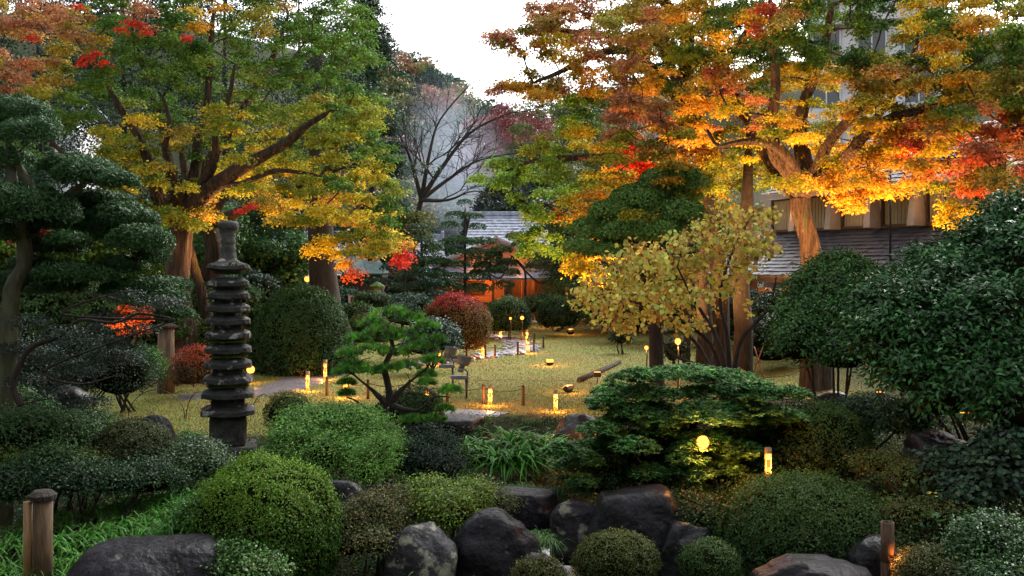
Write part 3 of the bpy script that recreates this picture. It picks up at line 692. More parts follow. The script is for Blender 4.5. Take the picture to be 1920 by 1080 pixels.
# wall lamps seen glowing through the leaves
for k, (px, py) in enumerate(((1681, 231), (1785, 237))):
    t = thing('wall_lamp', ['left of the two warm lamps glowing high among the right maple leaves', 'right of the two warm lamps glowing high among the right maple leaves'][k], 'lamp', W(px, py, 36), 0, 'lamps high behind the right maple')
    mb = MB(); mb.lathe([(.001, .09), (.07, .06), (.09, 0), (.07, -.06), (.001, -.09)], 12); mb.build('bulb', M_FLOOD, t)
    mb = MB(); mb.lathe([(.12, .07), (.13, .1), (.05, .16), (.001, .17)], 12); mb.tube([(0, 0, .15), (0, .3, .35), (0, .6, .4)], .02, 6); mb.tube([(0, .6, .45), (0, .6, -6.0)], .04, 6); mb.build('bracket', M_BLACKM, t)

# --- centre tea house with gable towards us
dB = 63.0
def X(px, d=dB): return (px-960)/FPX*d
def Z(py, d=dB): return ZC-(py-HOR)/FPX*d
th_ = thing('tea_house', 'low tea house with glowing orange walls and tiled gable beyond the lawn', 'building', (X(930), dB, .9))
o_ = Vector((X(930), dB, .9))
def L3(x, y, z): return (x-o_.x, y-o_.y, z-o_.z)
mb = MB(); mb.box(L3(X(935), dB+3.5, 1.9), (X(1045)-X(822), 6, 2.2)); mb.build('wall', M_ORW, th_)
pk = Z(450); ft = Z(497)
mb = MB(); xl, xr, xm = X(835), X(1030), X(930); V = np.array([L3(xl, dB+.6, ft), L3(xr, dB+.6, ft), L3(xm, dB+.6, pk-.12), L3(xl, dB+.9, ft), L3(xr, dB+.9, ft), L3(xm, dB+.9, pk-.12)])
mb.add(V, [[0, 1, 2], [5, 4, 3], [0, 3, 4, 1], [1, 4, 5, 2], [2, 5, 3, 0]]); mb.build('gable', M_ORW, th_)
mb = MB()
slab_roof(mb, L3(X(812), dB+7, ft-.08), L3(X(812), dB, ft-.08), L3(xm, dB+7, pk+.1), L3(xm, dB, pk+.1), .12, 8, 22, .03)
slab_roof(mb, L3(X(1050), dB, ft-.08), L3(X(1050), dB+7, ft-.08), L3(xm, dB, pk+.1), L3(xm, dB+7, pk+.1), .12, 8, 22, .03); mb.build('gable_roof', M_TILE, th_)
mb = MB(); mb.tube([L3(X(808), dB-.05, ft-.05), L3(xm, dB-.05, pk+.18)], .11, 8); mb.tube([L3(X(1054), dB-.05, ft-.05), L3(xm, dB-.05, pk+.18)], .11, 8); mb.tube([L3(xm, dB-.15, pk+.24), L3(xm, dB+7, pk+.24)], .13, 8); mb.build('verge_tile', surf('verge', (.4, .4, .42), (.6, .6, .62), 3, .4, .1), th_)
mb = MB(); slab_roof(mb, L3(X(788), dB-1.6, Z(521)), L3(X(1075), dB-1.6, Z(521)), L3(X(805), dB+.5, Z(500)), L3(X(1055), dB+.5, Z(500)), .12, 6, 60, .03); mb.build('skirt_roof', M_TILE, th_)
for px in (806, 845, 876, 925, 965, 1000, 1030, 1062):
    mb = MB(); mb.box(L3(X(px), dB-.3 if px not in (806, 1062) else dB-1.2, 1.7), (.16, .14, 2.6)); mb.build('post', M_TIMB, th_)
mb = MB(); mb.box(L3(X(892), dB+.44, 2.15), (1.1, .06, .9)); w = mb.build('window', M_TIMB, th_)
mb = MB(); [mb.box(L3(X(892)-.4+.16*k, dB+.38, 2.15), (.03, .05, .84)) for k in range(6)]; mb.build('lattice', M_WOODP, w)
for px in (828, 862, 965, 992, 1019, 1046):
    mb = MB(); mb.box(L3(X(px), dB+.43, 1.7), (.84, .08, 2.3)); sdr = mb.build('sliding_door', M_TIMB, th_)
    mb = MB(); [mb.box(L3(X(px)+o, dB+.37, 1.7), (.05, .05, 2.2)) for o in (-.38, 0, .38)]; mb.build('door_frame', M_WOODP, sdr)
mb = MB(); mb.box(L3(X(953), dB-1.2, 1.75), (.5, .1, 1.2), bev=.02); mb.build('lit_panel', M_WOODG, th_)
for px, e in ((838, 45), (905, 70), (985, 60)): add_light('POINT', L3(X(px), dB-.7, 2.45), e*.45, (1, .25, .05), .1, th_)
for px in (890, 975): add_light('POINT', L3(X(px), dB-.35, Z(493)), 12, (1, .26, .05), .1, th_)
# --- storehouse roof behind
def tiled_house(name, label, px0, px1, d, py_ridge, py_eave, dd, wall, roof, inset=0, cols=50, group=None, rows=14):
    x0, x1 = X(px0, d), X(px1, d); ze = Z(py_eave, d); zr = ZC-(py_ridge-HOR)/FPX*(d+dd); cx = (x0+x1)/2
    t = thing(name, label, 'building', (cx, d, .9), 0, group)
    l = lambda x, y, z: (x-cx, y-d, z-.9)
    mb = MB(); mb.box((0, dd, (ze-.9)/2), (abs(x1-x0)-1.0, dd*2-1.2, ze-.9+.1)); mb.build('wall', wall, t)
    mb = MB(); slab_roof(mb, l(x0, d, ze), l(x1, d, ze), l(x0+inset, d+dd, zr), l(x1-inset, d+dd, zr), .14, rows, cols, .04); slab_roof(mb, l(x1, d+2*dd, ze), l(x0, d+2*dd, ze), l(x1-inset, d+dd, zr), l(x0+inset, d+dd, zr), .14)
    ro = mb.build('roof', roof, t)
    mb = MB(); mb.box(l(cx, d+dd, zr+.14), (abs(x1-x0)-2*inset+.2, .3, .34), bev=.06)
    mb.box(l(x0+inset, d+dd, zr+.24), (.2, .5, .6), bev=.05); mb.box(l(x1-inset, d+dd, zr+.24), (.2, .5, .6), bev=.05); mb.build('ridge', roof, ro)
    return t
tiled_house('storehouse', 'storehouse with pale grey tiled roof rising behind the orange tea house', 868, 1035, 72, 404, 478, 4.5, M_PLAST, M_TILE, .4)
tiled_house('guest_house', 'guest house with grey tiled roof between the pruned pines left of the tea house', 668, 838, 74, 446, 490, 4, M_TIMB, M_TILE, .6)
tiled_house('annex_house', 'annex with tiled roof peeping above the gazebo at left', 455, 650, 76, 440, 470, 3.5, M_TIMB, M_TILE, .4)
tiled_house('copper_roofed_hall', 'low hall with pale blue-green metal roof behind the round clipped hedge', 455, 730, 60, 478, 512, 3, M_TIMB, M_TEAL, 1.2, 10, rows=1)
tiled_house('white_house', 'small white house glimpsed through the left maple crown', 85, 150, 80, 190, 205, 3, M_WHITE, M_TILE, .4, 20)
t_ = thing('valley_house', 'white-walled house with grey roof behind the drooping green branches right of centre', 'building', (W(1040, 500, 95).x, 95, 1.5))
mb = MB(); mb.box((0, 3, 3.3), (9, 6, 6.6)); mb.build('wall', M_WHITE, t_); mb = MB(); slab_roof(mb, (-5, -.8, 6.5), (5, -.8, 6.5), (-4.6, 3, 8.6), (4.6, 3, 8.6), .2, 8, 24, .05); mb.build('roof', M_TILE, t_)
# wooden fence in front of the tea house
fe = thing('board_fence', 'low dark board fence between the red bush and the tea house', 'fence', (X(900, 60), 60, ghf(X(900, 60), 60)))
mb = MB(); [mb.box((-2.6+.2*k, 0, .65), (.17, .03, 1.1)) for k in range(36)]; mb.build('boards', M_WOODP, fe)
mb = MB(); mb.box((.9, .05, 1.05), (7.2, .05, .08)); mb.box((.9, .05, .35), (7.2, .05, .08)); mb.build('rail', M_WOODP, fe)
# gazebo
gx, gy = W(562, 500, 50).x, 50; gz = ghf(gx, gy); gb = thing('gazebo', 'open wooden gazebo with thin ribbed roof left of the cedar trunk', 'gazebo', (gx, gy, gz))
ez, az_ = Z(512, 50)-gz, Z(482, 50)-gz+.5
mb = MB()
for k in range(24):
    a = k*2*PI/24; mb.tube([(0, 0, az_), (math.cos(a)*1.0, math.sin(a)*1.0, az_*.55+ez*.45+.03), (math.cos(a)*2.0, math.sin(a)*2.0, ez-.05)], .03, 5)
for r_ in (.6, 1.0, 1.4, 1.8, 2.0): mb.tube([(math.cos(a)*r_, math.sin(a)*r_, az_+(ez-az_)*r_/2.0+.04) for a in np.linspace(0, 2*PI, 25)], .035, 5)
mb.build('roof_rib', M_WOODG, gb)
mb = MB(); mb.lathe([(2.1, ez-.1), (1.0, (ez+az_)/2-.06), (.05, az_-.05)], 24, smooth=False); mb.build('roof', M_TIMB, gb)
for k in range(6):
    a = k*PI/3+.3; mb = MB(); mb.tube([(math.cos(a)*1.5, math.sin(a)*1.5, -.2), (math.cos(a)*1.5, math.sin(a)*1.5, ez+.25)], .06, 8); mb.build('post', M_TIMB, gb)
# globe lamp by the gazebo
t = thing('garden_lamp', 'glowing globe lamp hanging beside the cedar trunk and gazebo', 'lamp', W(576, 523, 44))
mb = MB(); mb.lathe([(.001, .13), (.09, .1), (.13, 0), (.09, -.1), (.001, -.13)], 14); mb.build('globe', M_FLOOD, t)
mb = MB(); gzz = ghf(t.location.x, 44)-t.location.z; mb.tube([(0, 0, -.12), (0, 0, gzz)], .03, 8); mb.lathe([(.001, .19), (.08, .15), (.1, .1)], 12); mb.build('pole', M_BLACKM, t)
add_light('POINT', (0, -.3, 0), 25, (1, .45, .12), .1, t)

# ================================================================== MAPLES
def conn(centers, k=3):   # every k-th pad gets a twig of its own
    return [c for i, c in enumerate(centers) if i % k == 0]
# --- left maple
LD = 33.0
left_rows = [           # rows -3..8 of 60-px cells, columns -2..13
 '.....gyggg.......',
 '..gggyggggggy....',
 '.ppgbgggyggggg...',
 'gbppbgpgogbgggo..',
 'gbpbbgggggggggggb.',
 'gppbggggggggggggb',
 'ggggg.ygyygygyggb',
 'gbg..yybgyygyggyo',
 '.....yyyyyyygYyyg',
 '......yyb.byYYgyo',
 '.............yYY.',
]
def dL(px, py):
    d = LD+rnd.uniform(-4.5, 4.0)
    if py > 260: d = LD+rnd.uniform(-3.5, 2.5)
    return d
bL = lambda px, py, r: px+r < np.interp(py, [-200, 0, 60, 120, 180, 240, 300, 360, 420, 480], [560, 690, 735, 745, 735, 735, 760, 770, 770, 760])
cs, rs, cl = map_pads(left_rows, -3, -2, 60, dL, 6, (.34, .72), bnd=bL)
# bright red sprays
for (px, py) in ((245, 40), (262, 45), (275, 60), (228, 55), (180, 100), (165, 108), (152, 118), (195, 118), (350, 70), (145, 12), (60, 70), (450, 395), (470, 385), (35, 40)):
    cs = np.vstack([cs, list(W(px, py, LD-4.2))]); rs = np.vstack([rs, (.26, .10)]); cl = np.vstack([cl, PAL['R']])
root = W(345, 500, LD); root.z = ghf(root.x, LD)
sk = Skel(); i0 = sk.node(root-Vector((0, 0, .3)), None, .62)
i1 = sk.path([W(337, 600, LD), W(334, 520, LD), W(336, 455, LD), W(338, 412, LD)], [.46, .38, .36, .38], i0, 4)
def limb(st, pts, rad): return sk.path([W(*p) for p in pts], rad, st)
limb(i1, [(300, 380, LD-1), (285, 330, LD-1.5), (262, 262, LD-2), (225, 200, LD-2.5), (190, 140, LD-2.5)], [.22, .16, .12, .09, .05])
limb(i1, [(345, 370, LD-.3), (365, 330, LD-.5), (372, 260, LD-.8), (388, 200, LD-1), (395, 90, LD-1), (400, 20, LD-1)], [.24, .18, .15, .12, .09, .05])
limb(i1, [(375, 370, LD-.8), (430, 330, LD-1.5), (490, 295, LD-2), (540, 265, LD-2.6), (575, 235, LD-3), (610, 214, LD-3.2)], [.27, .22, .18, .14, .10, .06])
limb(i1, [(380, 355, LD-.6), (450, 345, LD-1.8), (520, 320, LD-2.2), (600, 330, LD-2.2)], [.12, .09, .07, .04])
limb(i1, [(325, 360, LD+.6), (315, 300, LD+1), (300, 220, LD+1.3), (270, 130, LD+1.8), (250, 60, LD+2)], [.22, .17, .13, .10, .05])
limb(i1, [(360, 350, LD+.8), (410, 280, LD+1.4), (460, 200, LD+2), (510, 110, LD+2.5), (540, 30, LD+2.5)], [.22, .17, .13, .10, .05])
limb(i1, [(290, 400, LD-.4), (230, 360, LD-1), (160, 320, LD-1.8), (100, 270, LD-2), (60, 220, LD-2)], [.16, .13, .10, .07, .04])
limb(i1, [(330, 340, LD-1.3), (310, 280, LD-2), (318, 235, LD-2.4), (305, 180, LD-2.6)], [.12, .09, .07, .04])
limb(i1, [(400, 310, LD-1.4), (405, 250, LD-1.9), (430, 180, LD-2.3), (440, 120, LD-2.5)], [.12, .09, .07, .04])
sk.grow(conn(cs, 1), .0085, lock=int(i1)-2)
left_maple = finish_tree('maple_tree', 'huge spreading maple at left, mostly green crown with red sprigs and orange-lit limbs', 'tree', None, root, sk, M_BARK, [sprays(cs, rs, cl, 230, .09)], M_MAPLE)
# --- second maple behind it, yellow-orange low skirts
r2 = W(398, 500, 38.5); r2.z = ghf(r2.x, 38.5)
rows = ['...yyyygyb....', '..yyyYygygbb..', '..oyYYyybyyob.', '....YooYYbboo.', '......oYy.ooo.']
def d2(px, py): return 38.5+rnd.uniform(-2.5, 2.5)
cs, rs, cl = map_pads(rows, 3, 5, 60, d2, 6, (.34, .66), bnd=bL)
for (px, py, k) in ((612, 452, 'Y'), (600, 440, 'Y'), (625, 470, 'Y'), (655, 465, 'b'), (640, 490, 'o'), (668, 515, 'r'), (720, 440, 'o'), (735, 460, 'o'), (745, 490, 'R'), (690, 430, 'o'), (760, 452, 'o'), (640, 440, 'y'), (755, 480, 'R'), (590, 470, 'Y'), (530, 400, 'Y'), (550, 380, 'Y'), (500, 390, 'Y'), (575, 310, 'Y'), (560, 320, 'Y')):
    for q in range(2): cs = np.vstack([cs, list(W(px+rnd.uniform(-12, 12), py+rnd.uniform(-8, 8), 37+rnd.uniform(-.6, .6)))]); rs = np.vstack([rs, (.45, .2)]); cl = np.vstack([cl, PAL[k]])
sk = Skel(); i0 = sk.node(r2, None, .42)
i1 = sk.path([W(398, 520, 38.5), W(404, 470, 38.5), (W(390, 420, 38.5))], [.36, .32, .27], i0)
limb(i1, [(372, 380, 38), (350, 330, 38), (340, 280, 38)], [.2, .15, .1]); limb(i1, [(440, 400, 37.5), (500, 375, 37.5), (580, 360, 37.5), (660, 350, 37.5)], [.17, .13, .1, .06])
limb(i1, [(430, 350, 39), (480, 300, 39), (540, 260, 39)], [.17, .13, .07])
sk.grow(conn(cs, 1), .0085)
finish_tree('maple_tree', 'yellow and orange maple with dark forked trunk just right of the huge left maple', 'tree', None, r2, sk, M_BARK, [sprays(cs, rs, cl, 200, .10)], M_MAPLE)
# slanting lit stem between them
t = thing('leaning_tree', 'slanting orange-lit trunk leaning between the huge maple and the pagoda', 'tree', W(388, 590, 35.5))
a_ = W(388, 590, 35.5); mb = MB(); gz = ghf(a_.x, 35.5)
mb.tube([(.1, 0, gz-a_.z-.2), (0, 0, 0), W(376, 540, 35.5)-a_, W(362, 490, 35.3)-a_, W(352, 440, 35)-a_], [.24, .2, .18, .16, .12], 10, wob=.06); mb.build('stem', M_BARK, t)
# --- tall cedar trunk with orange skirt
t = thing('cedar_tree', 'thick straight cedar trunk standing behind the round clipped hedge', 'tree', (W(610, 500, 43).x, 43, 0)); b = t.location
mb = MB(); mb.tube([W(620, 640, 43)-b, W(613, 590, 43)-b, W(606, 520, 43)-b, W(602, 440, 43)-b, W(600, 330, 43)-b, W(598, 200, 43)-b, W(596, 60, 43)-b], [.85, .68, .6, .55, .48, .38, .2], 18, wob=.03); mb.build('trunk', M_BARK_C, t)
n = 46; c = np.array([list(W(596+rnd.gauss(0, 60)*(.5+k/46), 40+k*6.5, 43+rnd.uniform(-2, 2))-b) for k in range(n)])
R = np.tile(np.array([1.1, 1.1, .5]), (n, 1)); V, F, cc = shells(c, R, np.tile([.02, .05, .02], (n, 1)), 260, .16, .35)
link('crown', np_mesh('crown', V, [F], [M_LEAF], None, cc), t)

# --- right maple (A), trunk strongly lit
RD = 28.0
rA = W(1528, 500, RD); rA.z = ghf(rA.x, RD)
rowsA = [          # rows -3..8, columns 19.. (px 1140..)
 '....gYygYob....',
 '..boYgYogybby..',
 '.bpYgyYgGgogyb.',
 'bpogobggGYgoyybb',
 'pbyYGggGyGYggbbb',
 'pobpgYYbb.ygbgbb',
 'ppoYpYyoYbgpybbb',
 'yboyYyYYYYYrrpbbo',
 'oooy.yYoo..rbro',
 'oo.............',
]
def dA(px, py):
    lo = -4.5 if px < 1700 else -6
    return RD+rnd.uniform(lo, 3.5) - (1.5 if px > 1750 else 0)
cs, rs, cl = map_pads(rowsA, -3, 19, 60, dA, 6, (.3, .66))
for (px, py, k) in ((1590, 380, 'o'), (1640, 350, 'o'), (1665, 305, 'Y'), (1750, 325, 'p'), (1845, 325, 'b'), (1560, 300, 'Y'), (1700, 250, 'Y'), (1620, 300, 'o'), (1550, 345, 'o'), (1580, 350, 'o'), (1600, 320, 'o'), (1570, 370, 'o'), (1610, 360, 'o'), (1630, 330, 'o'), (1790, 385, 'Y'), (1820, 395, 'Y'), (1850, 385, 'Y'), (1775, 410, 'Y'), (1800, 415, 'Y'), (1860, 400, 'Y'), (1680, 290, 'R'), (1700, 280, 'r'), (1720, 310, 'R'), (1770, 305, 'R'), (1740, 250, 'r'), (1790, 230, 'r'), (1910, 115, 'R'), (1750, 270, 'r'), (1440, 10, 'r'), (1340, 130, 'r'), (1420, 60, 'r')):
    for q in range(2): cs = np.vstack([cs, list(W(px+rnd.uniform(-14, 14), py+rnd.uniform(-8, 8), RD-3+rnd.uniform(-1, .6)))]); rs = np.vstack([rs, (.4, .16)]); cl = np.vstack([cl, PAL[k]])
sk = Skel(); i0 = sk.node(rA-Vector((0, 0, .3)), None, .5)
i1 = sk.path([W(1523, 520, RD), W(1517, 450, RD), W(1503, 395, RD), W(1500, 360, RD)], [.32, .27, .26, .30], i0)
limb(i1, [(1478, 320, RD-.4), (1455, 290, RD-.6), (1447, 240, RD-.9), (1455, 160, RD-1.2), (1448, 60, RD-1.5), (1440, -40, RD-1.5)], [.24, .19, .15, .12, .08, .04])
limb(i1, [(1480, 300, RD-.9), (1440, 268, RD-1.3), (1390, 266, RD-1.6), (1350, 275, RD-1.8)], [.14, .11, .08, .05])
limb(i1, [(1512, 330, RD+.3), (1500, 250, RD+.6), (1510, 190, RD+.4), (1535, 120, RD), (1548, 75, RD-.4), (1560, 10, RD-.8)], [.24, .19, .16, .14, .12, .06])
limb(i1, [(1530, 320, RD-.8), (1560, 260, RD-1.5), (1640, 180, RD-2.5), (1700, 145, RD-3), (1745, 118, RD-3.2)], [.17, .13, .10, .07, .04])
limb(i1, [(1545, 330, RD+.5), (1610, 260, RD+1), (1680, 170, RD+1.2), (1720, 80, RD+1.2)], [.17, .13, .09, .05])
limb(i1, [(1470, 340, RD+.8), (1410, 250, RD+1.4), (1370, 150, RD+1.8), (1340, 60, RD+2)], [.17, .13, .09, .05])
limb(i1, [(1560, 320, RD-1.5), (1650, 230, RD-3), (1760, 200, RD-4), (1850, 170, RD-4.5)], [.15, .11, .08, .05])
sk.grow(conn(cs, 1), .0085, lock=int(i1)-2)
finish_tree('maple_tree', 'big golden and orange maple at right with brightly lit trunk above the slate roof', 'tree', None, rA, sk, M_BARK, [sprays(cs, rs, cl, 250, .085)], M_MAPLE)
# --- right maple (B), behind the yellow-leaved shrub, reaching over the lawn
BD = 32.0
rB = W(1345, 500, BD); rB.z = ghf(rB.x, BD)
rowsB = [          # rows -2..8, columns 15.. (px 900..)
 '..bppobb..',
 '.pppboobo.',
 '.ppppboogo',
 'bbopbgYgog',
 '.obobGbpYo',
 '.llgpoYpYo',
 'l.lYpopYy.',
 'lllyyooYy.',
 'llyoyobY..',
 '.lloyo....',
 '..YY......',
]
def dB_(px, py): return BD+rnd.uniform(-3.5, 3.0)-(2.0 if px < 1150 else 0)
bB = lambda px, py, r: px-r > np.interp(py, [-60, 0, 40, 80, 110, 150, 180, 215, 250, 290, 340, 380, 430, 480, 520], [1060, 1000, 950, 925, 990, 945, 960, 1020, 1000, 920, 905, 960, 980, 985, 1050])
cs, rs, cl = map_pads(rowsB, -2, 15, 60, dB_, 6, (.32, .66), bnd=bB)
for (px, py, k) in ((1195, 290, 'R'), (1205, 305, 'R'), (1185, 275, 'R'), (1215, 320, 'R'), (1200, 330, 'R'), (1180, 300, 'R'), (935, 165, 'p'), (950, 160, 'o'), (930, 70, 'p'), (935, 80, 'b'), (945, 60, 'p'), (958, 72, 'p'), (982, 60, 'b'), (1002, 82, 'p'), (975, 92, 'o'), (1020, 60, 'p'), (1030, 95, 'b'), (975, 160, 'o'), (1000, 140, 'b'), (1040, 40, 'p'), (990, 15, 'p'), (1030, 20, 'p'), (1050, 10, 'p'), (925, 300, 'l'), (905, 330, 'l'), (940, 345, 'l'), (985, 320, 'l'), (990, 440, 'l'), (1000, 400, 'l'), (995, 470, 'l'), (960, 330, 'l'), (970, 370, 'l'), (1010, 430, 'l'), (1075, 500, 'Y'), (1090, 495, 'Y'), (1080, 485, 'Y'), (1050, 400, 'o'), (1100, 400, 'o'), (1010, 265, 'y'), (985, 275, 'y')):
    for q in range(2): cs = np.vstack([cs, list(W(px+rnd.uniform(-12, 12), py+rnd.uniform(-8, 8), BD-3+rnd.uniform(-.6, .6)))]); rs = np.vstack([rs, (.38, .17)]); cl = np.vstack([cl, PAL[k]])
sk = Skel(); i0 = sk.node(rB-Vector((0, 0, .3)), None, .36)
i1 = sk.path([W(1348, 640, BD), W(1352, 560, BD), W(1345, 470, BD), W(1330, 380, BD), W(1315, 290, BD), W(1300, 215, BD-.3)], [.30, .26, .25, .24, .24, .23], i0)
limb(i1, [(1285, 130, BD-.6), (1288, 60, BD-1), (1250, 10, BD-1), (1200, -40, BD-1)], [.22, .2, .15, .08])
limb(i1, [(1240, 150, BD-1), (1180, 95, BD-2), (1110, 105, BD-2.6), (1050, 135, BD-3), (1000, 155, BD-3.2)], [.17, .14, .10, .07, .04])
limb(i1, [(1220, 130, BD-.4), (1150, 70, BD-.8), (1080, 60, BD-1), (1000, 50, BD-1.6)], [.15, .11, .08, .04])
limb(i1, [(1250, 260, BD-1.4), (1170, 290, BD-2.4), (1090, 295, BD-3), (1010, 300, BD-3.2), (950, 320, BD-3.4)], [.15, .12, .09, .06, .03])
limb(i1, [(1255, 120, BD+1), (1215, 40, BD+1.3), (1170, -30, BD+1.5)], [.16, .12, .06])
limb(i1, [(1340, 150, BD+.6), (1400, 60, BD+1), (1440, -30, BD+1)], [.14, .1, .06])
sk.grow(conn(cs, 1), .0085, lock=int(i1)-8)
finish_tree('maple_tree', 'tall maple behind the yellow-leaved shrub, its pink and orange branches reaching over the lawn', 'tree', None, rB, sk, M_BARK, [sprays(cs, rs, cl, 235, .09)], M_MAPLE)
# --- slender maple at far right
CD = 24.0; rC = W(1878, 560, CD); rC.z = ghf(rC.x, CD)
rows = ['.bogb..', 'bbbobpb', 'bpobrob', 'orbrooo', '.obr.oo']
cs, rs, cl = map_pads(rows, 1, 27, 60, lambda a, b: CD+rnd.uniform(-1.8, 1.5), 3, (.35, .6))
sk = Skel(); i0 = sk.node(rC, None, .14); i1 = sk.path([W(1880, 440, CD), W(1876, 380, CD), W(1880, 300, CD)], [.12, .105, .09], i0)
limb(i1-2, [(1850, 330, CD-.3), (1835, 290, CD-.4)], [.06, .03]); limb(i1, [(1885, 230, CD), (1890, 150, CD)], [.08, .04])
sk.grow(conn(cs, 2), .012, lock=4)
finish_tree('maple_tree', 'slender young maple with pale lit stem at the right edge', 'tree', None, rC, sk, M_BARK_G, [sprays(cs, rs, cl, 380, .085)], M_MAPLE)
# uplights on the maples (garden floods)
for loc, tgt, e, ang in ((W(452, 690, 35.2), W(385, 300, 33), 3300, 78), (W(250, 690, 28.5), W(290, 250, 32), 500, 90), (W(560, 690, 36.5), W(600, 380, 37), 900, 95),
                         (W(1420, 560, 25.0), W(1500, 280, 28), 2600, 95), (W(1650, 560, 25), W(1640, 250, 27), 2600, 105), (W(1200, 690, 29), W(1330, 180, 31), 2600, 100), (W(1810, 540, 22), W(1860, 230, 25), 1200, 100), (W(1120, 640, 30), W(1120, 200, 30), 1600, 95)):
    loc.z = ghf(loc.x, loc.y)+.25
    t = thing('tree_floodlight', None, 'floodlight', loc, 0, 'floodlights shining up into the maples')
    t['label'] = 'small black floodlight on the ground aimed up at a maple'
    mb = MB(); mb.box((0, 0, 0), (.22, .14, .14), bev=.02); mb.tube([(0, 0, -.05), (0, 0, -.35)], .015, 6); mb.build('housing', M_BLACKM, t)
    mb = MB(); mb.box((0, 0, .076), (.18, .1, .012)); mb.build('lens', M_FLOOD, t)
    add_light('SPOT', loc+Vector((0, 0, .12)), e*.7, (1, .47, .16), .08, None, tgt, ang)

# ================================================================== BACKGROUND EVERGREENS at left and right, unseen shade trees beside the view
def evergreen(name, label, px, d, hpx_top, wm, col, group=None, per=120, leaf=.14, n=60, kind='round', low=.12, grp=None):
    b = W(px, 500, d); b.z = ghf(b.x, d); H = (ZC-(hpx_top-HOR)/FPX*d)-b.z
    t = thing(name, label, 'tree', b, 0, group); mb = MB(); mb.tube([(0, 0, -.2), (.1, 0, H*.45), (0, 0, H*.9)], [.2+wm*.03, .16, .04], 8); mb.build('trunk', M_BARK_D, t)
    zz = rng.uniform(low, 1, n); rr_ = (1-zz)**.6 if kind == 'cone' else np.sqrt(np.clip(1-((zz-.55)/.5)**2, .02, 1))
    a = rng.uniform(0, 2*PI, n); rad = wm*rr_*np.sqrt(rng.uniform(.2, 1, n))
    c = np.stack([np.cos(a)*rad, np.sin(a)*rad, zz*H], 1); R = np.tile([wm*.33, wm*.33, wm*.2], (n, 1))*rng.uniform(.6, 1.2, (n, 1))
    cl = vary(np.array(col), n, .25, .1); V, F, cc = shells(c, R, cl, per, leaf, .55, upbias=.1, thick=.2, zmin=-.5)
    link('crown', np_mesh('crown', V, [F], [M_LEAF], None, cc), t); return t
ev = [(-40, 46, -150, 5, (.03, .06, .03), 'dark evergreen rising behind the left edge of the garden'), (70, 52, -120, 5, (.02, .045, .022), 'dark evergreen behind the left maple crown, second from the edge'),
      (230, 55, -160, 6, (.022, .05, .02), 'tall dark evergreen filling the gaps behind the huge left maple'), (420, 56, -140, 6, (.02, .045, .018), 'dark evergreen behind the right half of the left maple'), (560, 58, -90, 5, (.022, .05, .02), 'dark evergreen behind the cedar trunk crown'),
      (695, 62, -10, 2.3, (.015, .03, .02), 'nearly black conifer showing its tip beside the sky at top left'), (300, 44, 380, 3.5, (.07, .14, .03), 'bright green broadleaf tree low behind the huge maple trunk'),
      (470, 47, 395, 3.2, (.05, .12, .03), 'green broadleaf tree behind the pagoda finial'), (150, 38, 420, 3.6, (.13, .2, .03), 'yellow-green bamboo thicket behind the pruned pine'), (20, 36, 430, 3.0, (.11, .18, .03), 'light green shrubby tree at the left edge behind the pine'),
      (740, 66, 400, 3, (.10, .13, .03), 'olive green tree behind the guest house roof'), (1110, 60, 330, 3.6, (.06, .1, .025), 'green tree between the tea house and the right maples'), (1010, 88, 330, 5, (.05, .075, .05), 'hazy grey-green tree above the storehouse roof'),
      (940, 90, 365, 3.0, (.04, .05, .05), 'dark bushy tree just above the storehouse roof ridge'), (1190, 54, 420, 4, (.03, .06, .02), 'dark green tree right of the tea house'), (1290, 52, 440, 3.4, (.03, .06, .02), 'dark green tree behind the stems of the yellow-leaved shrub'),
      (960, 130, 215, 7, (.25, .07, .07), 'pinkish red tree on the slope right of the bare tree'), (1050, 120, 190, 7, (.09, .12, .03), 'olive green tree on the slope above the drooping green maple branches')]
for px, d, top, wm, col, lab in ev:
    evergreen('bamboo_thicket' if 'bamboo' in lab else 'evergreen_tree' if 'evergreen' in lab or 'conifer' in lab else 'broadleaf_tree', lab, px, d, top, wm, col, kind='cone' if 'conifer' in lab else 'round', leaf=.19 if d < 70 else .34, per=420, low=.05)
for k, (x, y, top, wm) in enumerate(((-15, 9, 11, 4.2), (-18, 17, 12, 4.5), (15, 8, 11, 4.2), (17.5, 15, 11, 4.0))):  # unseen evergreens added beside the view to cut side light on the foreground
    t_px = 960+x/y*FPX
    evergreen('evergreen_tree', ['tall evergreen just outside the view at left, nearest the hotel', 'tall evergreen just outside the view at left, beyond the nearest one', 'tall evergreen just outside the view at right, nearest the hotel', 'tall evergreen just outside the view at right, behind the camellia'][k], t_px, y, HOR-(top-ZC)/y*FPX, wm, (.025, .055, .025), low=.25, n=80, leaf=.2, per=260)
# red maple glimpses low at left
for px, py, d, lab in ((70, 445, 30, 'dark red maple glimpsed behind the pruned pine at the left edge'), (250, 600, 29.5, 'small orange-red maple sprigs beside the tall wooden post')):
    b = W(px, 500, d); b.z = ghf(b.x, d); ctr = [W(px+rnd.uniform(-70, 70)*(1 if d == 30 else .6), py+rnd.uniform(-28, 22), d+rnd.uniform(-.6, .6)) for k in range(14)]
    cs = np.array([list(c) for c in ctr]); sk = Skel(); i = sk.node(b, None, .08); sk.path([W(px, py+40, d)], [.05], i); sk.grow(list(cs), .01)
    finish_tree('red_maple', lab, 'tree', None, b, sk, M_BARK_D, [sprays(cs, np.tile([.42, .13] if d == 30 else [.26, .1], (14, 1)), np.tile([.34, .03, .03] if d == 30 else [.38, .09, .03], (14, 1)), 150, .08)], M_MAPLE)

